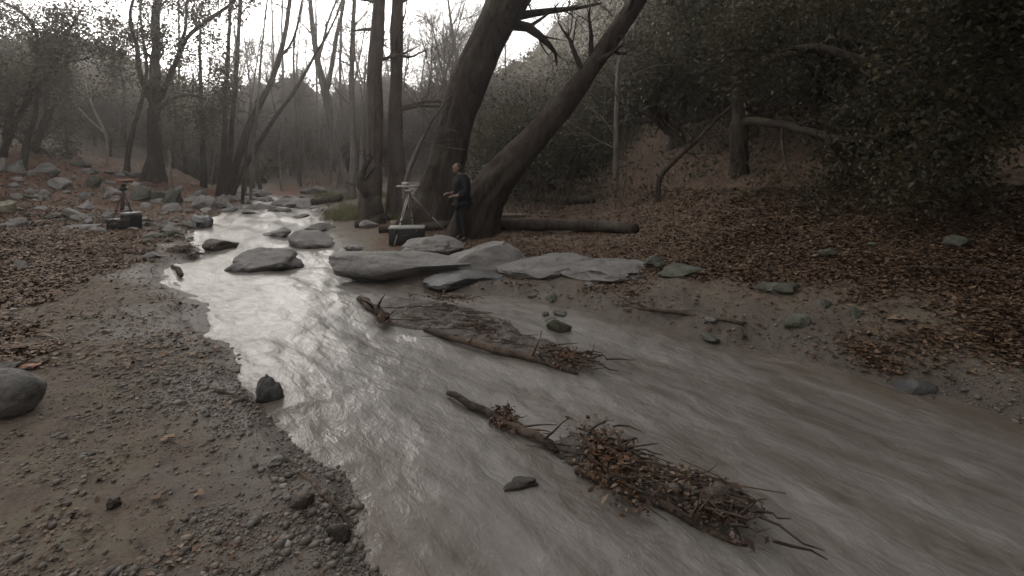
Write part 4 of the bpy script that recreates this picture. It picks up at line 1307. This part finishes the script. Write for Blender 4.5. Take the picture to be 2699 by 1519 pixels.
# gravel shelf with driftwood in midstream
def shelf(pxs, label, seed, top=.07, mt='rock_brown', name='rock_shelf'):
    """low uneven island outlined by photo pixels"""
    rng = np.random.default_rng(seed)
    o_ = np.array([wpt(*p) for p in pxs])
    cx_, cy_ = o_.mean(0)
    o_ = resample(np.vstack([o_, o_[:1]]), 161)[:-1]
    rings = np.linspace(1, 0, 30)
    Vs, Qs = [], []
    for r_ in rings:
        p = np.array([cx_, cy_]) + (o_ - np.array([cx_, cy_])) * r_
        h = top * sm(0, .45, 1 - r_) * (.5 + .7 * vn(p[:, 0] * 2.5, p[:, 1] * 4, 0, seed) + .6 * vn(p[:, 0] * 9, p[:, 1] * 11, 0, seed + 3) + .4 * vn(p[:, 0] * 24, p[:, 1] * 24, 0, seed + 5)) - .06 * sm(.25, 0, 1 - r_)
        Vs.append(np.stack([p[:, 0], p[:, 1], WL(p[:, 1]) + .012 + h], 1))
    V_ = np.concatenate(Vs); k = len(o_)
    idx = np.arange(len(V_)).reshape(len(rings), k)
    Q_ = np.stack([idx[:-1], np.roll(idx, -1, 1)[:-1], np.roll(idx, -1, 1)[1:], idx[1:]], -1).reshape(-1, 4)
    off = np.array([cx_, cy_, WL(cy_)])
    o = mk(name, V_ - off, Q_, M[mt]); o.location = off
    # matted twigs, grit and leaves lying on it
    b_ = Bag()
    m_ = 60
    i_ = rng.integers(k * 4, len(V_), m_)
    a0 = V_[i_] + np.array([0, 0, .006])
    dv = np.stack([rng.normal(size=m_) * .5 + 1, rng.normal(size=m_) * .4 - .45, np.zeros(m_)], 1) * rng.uniform(.05, .24, (m_, 1))
    b_.tubes(np.stack([a0 - dv, a0 + rng.normal(size=(m_, 3)) * .012, a0 + dv], 1), np.broadcast_to(np.array([[.003, .006, .003]]), (m_, 3)), 4)
    tw = b_.build('twigs', M['wood_wet'], o, off=off); tw['kind'] = 'stuff'
    i_ = rng.integers(k * 3, len(V_), 700)
    Vl, Ql = leaf_quads(rng, V_[i_] - off + rng.normal(size=(700, 3)) * np.array([.03, .03, .004]) + np.array([0, 0, .006]), .035, .7, .55)
    lf = mk('leaves', Vl, Ql, M['leaf_dead'], o, smooth=False); lf['kind'] = 'stuff'
    return tag(o, label, 'rock')
shelf([(948, 790), (1010, 772), (1120, 782), (1250, 812), (1360, 848), (1420, 905), (1560, 935), (1595, 960), (1500, 968), (1380, 948), (1260, 918), (1130, 880), (1010, 850)], 'long low brown rock shelf in midstream with driftwood along its front', 91, .045, 'mud')
shelf([(1400, 1160), (1470, 1130), (1580, 1140), (1680, 1190), (1800, 1240), (1960, 1300), (2060, 1350), (2010, 1400), (1880, 1385), (1740, 1330), (1590, 1270), (1470, 1220)], 'dark debris bank in the near creek under orange leaves', 92, .04, 'mud')
log([(948, 786, 18), (985, 812, 26), (1020, 832, 20)], 'wood_wet', 'dark stump end of driftwood at the upstream tip of the rock shelf', 93, 'driftwood_stick', 'stick', nb=2)
log([(1120, 868, 12), (1220, 898, 20), (1330, 925, 22), (1420, 950, 18), (1520, 985, 12)], 'wood_wet', 'dark driftwood branch along the front of the rock shelf', 94, 'driftwood_stick', 'stick', nb=4)
log([(1180, 1035, 14), (1290, 1090, 20), (1390, 1140, 24), (1480, 1190, 18)], 'wood_wet', 'dark driftwood branch pointing at the orange leaf heap', 95, 'driftwood_stick', 'stick', nb=4)
log([(1520, 1240, 18), (1680, 1310, 22), (1850, 1390, 20), (1960, 1440, 12)], 'wood_wet', 'dark driftwood branch below the orange leaf heap', 96, 'driftwood_stick', 'stick', nb=4)
leaf_clump(1012, 846, 46, 26, 120, 'leaf_orange', 'little orange leaf tuft at the upstream tip of the rock shelf', 97, 2, .06)
leaf_clump(1490, 940, 190, 48, 260, 'leaf_orange', 'orange leaf heap at the downstream end of the rock shelf', 98, 8, .05)
leaf_clump(1600, 1190, 190, 130, 330, 'leaf_orange', 'big orange leaf heap on the dark debris bank', 99, 16, .05)
leaf_clump(1850, 1320, 260, 90, 170, 'leaf_wet', 'dark brown leaf heap at the lower end of the debris bank', 100, 16, .05)
leaf_clump(1330, 1100, 90, 40, 120, 'leaf_orange', 'brown leaf tuft on the driftwood branch in midstream', 151, 4, .03)
leaf_clump(1180, 800, 160, 30, 140, 'leaf_dead', 'scattered brown leaves on top of the rock shelf', 152, 6, .12)

# the red leaf beside the cobble
def big_leaf(px, py, size, mt, label, seed, rz):
    rng = np.random.default_rng(seed)
    x, y, z = ghit(px, py)
    k = 25
    a = np.linspace(-2.7, 2.7, k)
    lob = .55 + .45 * np.abs(np.cos(a * 1.55)) ** .7
    Vx = np.stack([np.sin(a) * lob, np.cos(a) * lob, .22 * np.abs(np.sin(a)) ** 1.5 + .05 * rng.normal(size=k)], 1) * size / 2
    Vx = np.vstack([[0, -.15 * size, 0.01], Vx])
    faces = [(0, i, i + 1) for i in range(1, k)]
    root = thing('fallen_leaf', label, 'leaf', (x, y, z + .02), 'single fallen leaves on the sand', rz)
    mk('blade', Vx, faces, mt, root, smooth=False)
    b = Bag(); b.rod((0, -.15 * size, .01), (.02, -.75 * size, .015), .003, .002, 5); b.build('stalk', M['wood_wet'], root)
    return root
M['leaf_red'] = plain('red_brown_leaf', (.19, .07, .035), .6, 0, .3, 40, .35)
M['leaf_tan'] = plain('tan_leaf', (.20, .14, .09), .7, 0, .3, 40, .3)
M['leaf_brown'] = plain('brown_leaf', (.12, .07, .045), .7, 0, .3, 40, .3)
big_leaf(82, 972, .15, M['leaf_red'], 'red brown curled leaf beside the large smooth cobble', 1, .4)
big_leaf(418, 1322, .07, M['leaf_brown'], 'small brown leaf in the foreground gravel', 2, 2.0)
big_leaf(440, 1165, .09, M['leaf_tan'], 'pale tan leaf in the middle of the gravel bar', 3, 1.0)
big_leaf(506, 940, .10, M['leaf_tan'], 'tan leaf on the gravel close to the water', 4, -.6)
big_leaf(525, 1315, .06, M['leaf_tan'], 'small tan leaf in the foreground gravel near the dark stones', 5, -1.6)

# ------------------------------------------------------------------ tripods and cases
def foot(px, py):
    return np.array(ghit(px, py))

# right tripod: pale metal legs, flat head plate
fa, fb = foot(1038, 652), foot(1182, 618)
Yt2 = (fa[1] + fb[1]) / 2
top = at(1078, 508, Yt2)
fc = at(1092, 572, Yt2 + .55); fc[2] = gz(fc[0], fc[1])
root = thing('tripod', 'pale metal survey tripod on the far bank left of the person', 'tripod', tuple((top[0], top[1], gz(top[0], top[1]))))
off = np.array(root.location)
for f_ in (fa, fb, fc):
    b = Bag()
    d = (f_ - top); side = np.cross(d, [0, 0, 1]); side /= np.linalg.norm(side)
    mid_ = top + d * .55
    for s_ in (-.022, .022):
        b.rod(top + side * s_ - off, mid_ + side * s_ * .8 - off, .013, .013, 6)
    b.rod(mid_ - d * .08 - off, f_ - off, .017, .013, 6)
    lg = b.build('leg', M['tripod_grey'], root)
    b = Bag(); b.rod(mid_ + side * .03 - off, mid_ - side * .03 - off, .022, .022, 8); b.build('clamp', M['black_plastic'], lg)
    b = Bag(); b.rod(f_ - d * .03 - off, f_ + d * .01 - off, .02, .008, 6); b.build('foot', M['black_plastic'], lg)
b = Bag(); b.rod(top - off + [0, 0, -.32], top - off + [0, 0, .03], .02, .02, 8); b.build('centre_column', M['tripod_grey'], root)
b = Bag(); b.rod(top - off + [0, 0, .02], top - off + [0, 0, .06], .085, .085, 14); b.build('head', M['tripod_grey'], root)
hp = at(1075, 491, Yt2)
b = Bag(); b.box(hp - off + [0, 0, -.005], (.46, .16, .035)); b.build('head_plate', M['tripod_grey'], root)
b = Bag(); b.box(hp - off + [-.05, 0, .05], (.16, .12, .075), taper=.8); b.build('instrument_base', M['tripod_grey'], root)
b = Bag(); b.rod(top - off + [-.04, -.03, -.04], top - off + [-.15, -.05, -.11], .012, .012, 6); b.build('handle', M['wood_pale'], root)

def case(px0, px1, py0, py1, depth, label, lid=True, rz=0.0):
    x, y, z = ghit((px0 + px1) / 2, py1)
    W_ = (px1 - px0) / F * y; H_ = (py1 - py0) / F * y
    root = thing('equipment_case', label, 'case', (x, y + depth / 2, z), 'black equipment cases', rz)
    b = Bag()
    b.box((0, 0, H_ * .42), (W_, depth, H_ * .84), taper=1.0)
    o = b.build('body', M['black_plastic'], root, smooth=False)
    mo = o.modifiers.new('bevel', 'BEVEL'); mo.width = .025; mo.segments = 2
    b = Bag(); b.box((0, 0, H_ * .93), (W_ * 1.03, depth * 1.03, H_ * .13)); l_ = b.build('lid', M['dark_lid' if lid else 'black_plastic'], root, smooth=False)
    mo = l_.modifiers.new('bevel', 'BEVEL'); mo.width = .015; mo.segments = 2
    for s_ in (-.3, .3):
        b = Bag(); b.box((s_ * W_, -depth * .52, H_ * .82), (.05, .03, .07)); b.build('latch', M['tripod_dark'], root, smooth=False)
    b = Bag()
    P = np.array([[-.09, -depth * .5, H_ * .55], [-.08, -depth * .5 - .04, H_ * .55], [.08, -depth * .5 - .04, H_ * .55], [.09, -depth * .5, H_ * .55]])
    b.tubes(P[None], np.full((1, 4), .011), 6); b.build('handle', M['tripod_dark'], root)
    return root
case(1022, 1114, 600, 648, .42, 'black equipment case with a pale lid under the right tripod', True, .12)
case(316, 349, 562, 607, .34, 'upright black equipment case under the left tripod', True, -.25)
case(276, 312, 580, 606, .36, 'low black bag shaped case left of the upright black case', False, .3)

# left tripod: thin dark legs, orange red instrument bar
fl = [foot(288, 603), foot(365, 604), foot(306, 603)]
Yl = np.mean([f_[1] for f_ in fl]) + .1
top = at(325, 506, Yl)
fl.append(None)
root = thing('tripod', 'thin dark tripod with an orange red head on the left bank', 'tripod', (top[0], top[1], gz(top[0], top[1])))
off = np.array(root.location)
f3 = at(317, 604, Yl + .5); f3[2] = gz(f3[0], f3[1])
for f_ in (fl[0], fl[1], f3):
    d = f_ - top
    b = Bag()
    side = np.cross(d, [0, 0, 1]); side /= np.linalg.norm(side)
    for s_ in (-.018, .018):
        b.rod(top + side * s_ - off, top + d * .55 + side * s_ - off, .011, .011, 6)
    b.rod(top + d * .5 - off, f_ - off, .014, .010, 6)
    lg = b.build('leg', M['tripod_dark'], root)
    b = Bag(); b.rod(top + d * .52 - off + [-.03, 0, 0], top + d * .52 - off + [.03, 0, 0], .02, .02, 8); b.build('clamp', M['black_plastic'], lg)
b = Bag(); b.rod(top - off + [0, 0, -.45], top - off + [0, 0, .05], .024, .03, 8); b.build('centre_column', M['tripod_dark'], root)
b = Bag(); b.rod(top - off + [0, 0, .04], top - off + [0, 0, .12], .085, .07, 12); b.build('head', M['black_plastic'], root)
b = Bag(); b.rod(top - off + [0, 0, .12], top - off + [0, 0, .20], .05, .05, 12); b.build('mount', M['black_plastic'], root)
hb = at(329, 478, Yl) - off
b = Bag(); b.box(hb, (.33, .16, .075)); o = b.build('instrument_bar', M['orange_paint'], root, smooth=False)
mo = o.modifiers.new('bevel', 'BEVEL'); mo.width = .015; mo.segments = 2
b = Bag(); b.box(hb + [.09, -.085, -.01], (.12, .02, .05)); b.build('display', M['black_plastic'], root, smooth=False)

# ------------------------------------------------------------------ person
def skin_mesh(name, joints, bones, mt, parent, sub=2, root=0):
    me = bpy.data.meshes.new(name)
    me.from_pydata([j[:3] for j in joints], bones, [])
    me.materials.append(mt)
    o = bpy.data.objects.new(name, me)
    link(o, parent)
    o.modifiers.new('skin', 'SKIN').use_smooth_shade = True
    s_ = o.modifiers.new('subdivision', 'SUBSURF'); s_.levels = sub; s_.render_levels = sub
    sv_ = me.skin_vertices[0].data if me.skin_vertices else None
    if sv_ is None:
        bpy.context.view_layer.objects.active = o
        bpy.ops.object.mode_set(mode='OBJECT')
        sv_ = me.skin_vertices[0].data
    for v_, j in zip(sv_, joints):
        r_ = j[3]
        v_.radius = r_ if isinstance(r_, tuple) else (r_, r_)
    sv_[root].use_root = True
    return o

px_, py_ = 1218, 626
Yp = 10.6
xp = (px_ - CX) / F * Yp
zp = gz(xp, Yp)
person = thing('person', 'person in a black jacket and dark trousers standing behind the pale boulders', 'person', (xp, Yp, zp), None, 0)
k = (CZ + (HY - 430) / F * Yp - zp) / 1.74          # standing height from the photograph
person.scale = (k, k, k)
# faces -X (towards the tripod), a little towards the camera; +Y of the body is its right side... hands in front of the waist
J = [(0, 0, .93, .12), (-.01, 0, 1.15, .13), (-.02, 0, 1.36, .10), (-.05, 0, 1.47, .075), (-.085, 0, 1.535, .055),            # 0 pelvis .. 4 neck
     (-.02, -.17, 1.39, .05), (.01, -.25, 1.14, .052), (-.20, -.21, 1.02, .040), (-.27, -.19, 1.02, .028),                         # 5-8 near arm: shoulder elbow wrist hand
     (-.02, .17, 1.39, .05), (.0, .25, 1.14, .052), (-.20, .20, 1.05, .040), (-.27, .17, 1.06, .028),                             # 9-12 far arm
     (0, -.10, .88, .095), (-.02, -.13, .50, .062), (.02, -.14, .11, .035), (-.06, -.145, .06, .02),                             # 13-16 near leg
     (0, .10, .88, .095), (-.04, .13, .50, .062), (.0, .15, .11, .035), (-.08, .155, .06, .02)]                                   # 17-20 far leg
B = [(0, 1), (1, 2), (2, 3), (3, 4), (2, 5), (5, 6), (6, 7), (7, 8), (2, 9), (9, 10), (10, 11), (11, 12), (0, 13), (13, 14), (14, 15), (15, 16), (0, 17), (17, 18), (18, 19), (19, 20)]
for hand in (8, 12):                                # four bent fingers and a thumb from each palm
    hx, hy, hz_, _ = J[hand]
    sg = 1 if hand == 8 else -1
    for fi, (dy_, ln_) in enumerate([(-.030, .070), (-.010, .080), (.010, .075), (.029, .058)]):
        i0 = len(J)
        J.append((hx - .045, hy + dy_, hz_ + .004, .0095)); J.append((hx - .045 - ln_ * .55, hy + dy_, hz_ - .012, .0085)); J.append((hx - .045 - ln_ * .75, hy + dy_, hz_ - .045, .007))
        B += [(hand, i0), (i0, i0 + 1), (i0 + 1, i0 + 2)]
    i0 = len(J)
    J.append((hx - .01, hy + sg * .038, hz_ + .012, .011)); J.append((hx - .055, hy + sg * .052, hz_ - .008, .009))
    B += [(hand, i0), (i0, i0 + 1)]
skin_mesh('body', J, B, M['skin'], person)
# head with a face, turned down to the left
def head(parent):
    V, Fc = ico(4)
    V = V.copy()
    V = V * np.array([.098, .078, .118])
    lower = np.clip(-V[:, 2] / .118, 0, 1)
    V[:, 1] *= 1 - .30 * lower
    V[:, 0] *= 1 - .12 * lower
    def blob(c, r, d):
        w_ = np.exp(-((V - np.array(c)) ** 2).sum(1) / r ** 2)
        V[:] += w_[:, None] * np.array(d)
    blob((-.096, 0, -.012), .020, (-.026, 0, -.004))      # nose
    blob((-.085, .034, .014), .020, (.012, 0, 0)); blob((-.085, -.034, .014), .020, (.012, 0, 0))   # eye sockets
    blob((-.092, 0, .036), .03, (-.006, 0, 0))            # brow
    blob((-.09, 0, -.052), .014, (.006, 0, 0))            # mouth line
    blob((-.086, 0, -.062), .016, (-.008, 0, 0))
    blob((-.074, 0, -.10), .03, (-.014, 0, 0))            # chin
    for s_ in (1, -1):
        blob((.008, s_ * .078, -.005), .02, (0, s_ * .016, 0))   # ears
    c, s = math.cos(-.35), math.sin(-.35)
    Rm = np.array([[c, 0, -s], [0, 1, 0], [s, 0, c]])
    o = mk('head', V @ Rm.T, Fc.copy(), M['skin'], parent)
    o.location = (-.115, 0, 1.625)
    for s_ in (1, -1):
        e, ef = ico(2)
        eo = mk('eye', (e * .011 + np.array([-.082, s_ * .032, .014])) @ Rm.T, ef.copy(), M['eye'], o)
    # hair cap over the back and top
    Vh, Fh = ico(4)
    P_ = Vh * np.array([.104, .086, .122])
    keepv = (Vh[:, 2] > .1) & (Vh[:, 0] > -.62 + .2 * (1 - Vh[:, 2])) | ((Vh[:, 0] > .12) & (Vh[:, 2] > -.55))
    fk = [f for f in Fh.tolist() if all(keepv[i] for i in f)]
    P_ = P_ * (1 + .03 * vn(Vh[:, 0] * 6, Vh[:, 1] * 6, Vh[:, 2] * 6, 5))[:, None]
    mk('hair', P_ @ Rm.T, fk, M['hair'], o)
    return o
head(person)
# jacket: torso, sleeves, collar
JJ = [(0, 0, .84, (.19, .225)), (.0, 0, 1.0, (.185, .215)), (-.01, 0, 1.2, (.19, .225)), (-.02, 0, 1.38, (.165, .195)), (-.05, 0, 1.475, (.085, .09)), (-.06, 0, 1.51, (.075, .078)),
      (-.02, -.20, 1.40, .115), (.02, -.275, 1.14, .096), (-.17, -.225, 1.03, .066), (-.02, .20, 1.40, .115), (.01, .275, 1.14, .096), (-.17, .215, 1.055, .066)]
JB = [(0, 1), (1, 2), (2, 3), (3, 4), (4, 5), (3, 6), (6, 7), (7, 8), (3, 9), (9, 10), (10, 11)]
skin_mesh('jacket', JJ, JB, M['jacket'], person, 2, 1)
TJ = [(0, 0, .93, (.15, .17)), (0, -.10, .86, .115), (-.02, -.13, .50, .085), (.02, -.14, .12, .070), (0, .10, .86, .115), (-.04, .13, .50, .085), (.0, .15, .12, .070)]
skin_mesh('trousers', TJ, [(0, 1), (1, 2), (2, 3), (0, 4), (4, 5), (5, 6)], M['trousers'], person, 2, 0)
for s_, (ax, ay) in ((-1, (.02, -.14)), (1, (0, .15))):
    skin_mesh('boot', [(ax, ay, .14, .066), (ax, ay, .05, .055), (ax - .10, ay + s_ * .01, .045, (.05, .045)), (ax - .18, ay + s_ * .012, .035, (.04, .03))], [(0, 1), (1, 2), (2, 3)], M['boot'], person, 2, 0)
person.rotation_euler = (0, 0, .45)

# ------------------------------------------------------------------ haze
b = Bag()
b.box((0, 35, 30), (240, 240, 84))
hz = b.build('haze', None, None, smooth=False)
tag(hz, kind='stuff')
hm = bpy.data.materials.new('haze')
hm.use_nodes = True
t = hm.node_tree
t.nodes.clear()
vp = t.nodes.new('ShaderNodeVolumePrincipled')
vp.inputs['Density'].default_value = .0023
vp.inputs['Color'].default_value = (.92, .90, .89, 1)
vp.inputs['Anisotropy'].default_value = .75
ou = t.nodes.new('ShaderNodeOutputMaterial')
t.links.new(vp.outputs[0], ou.inputs['Volume'])
hz.data.materials.append(hm)
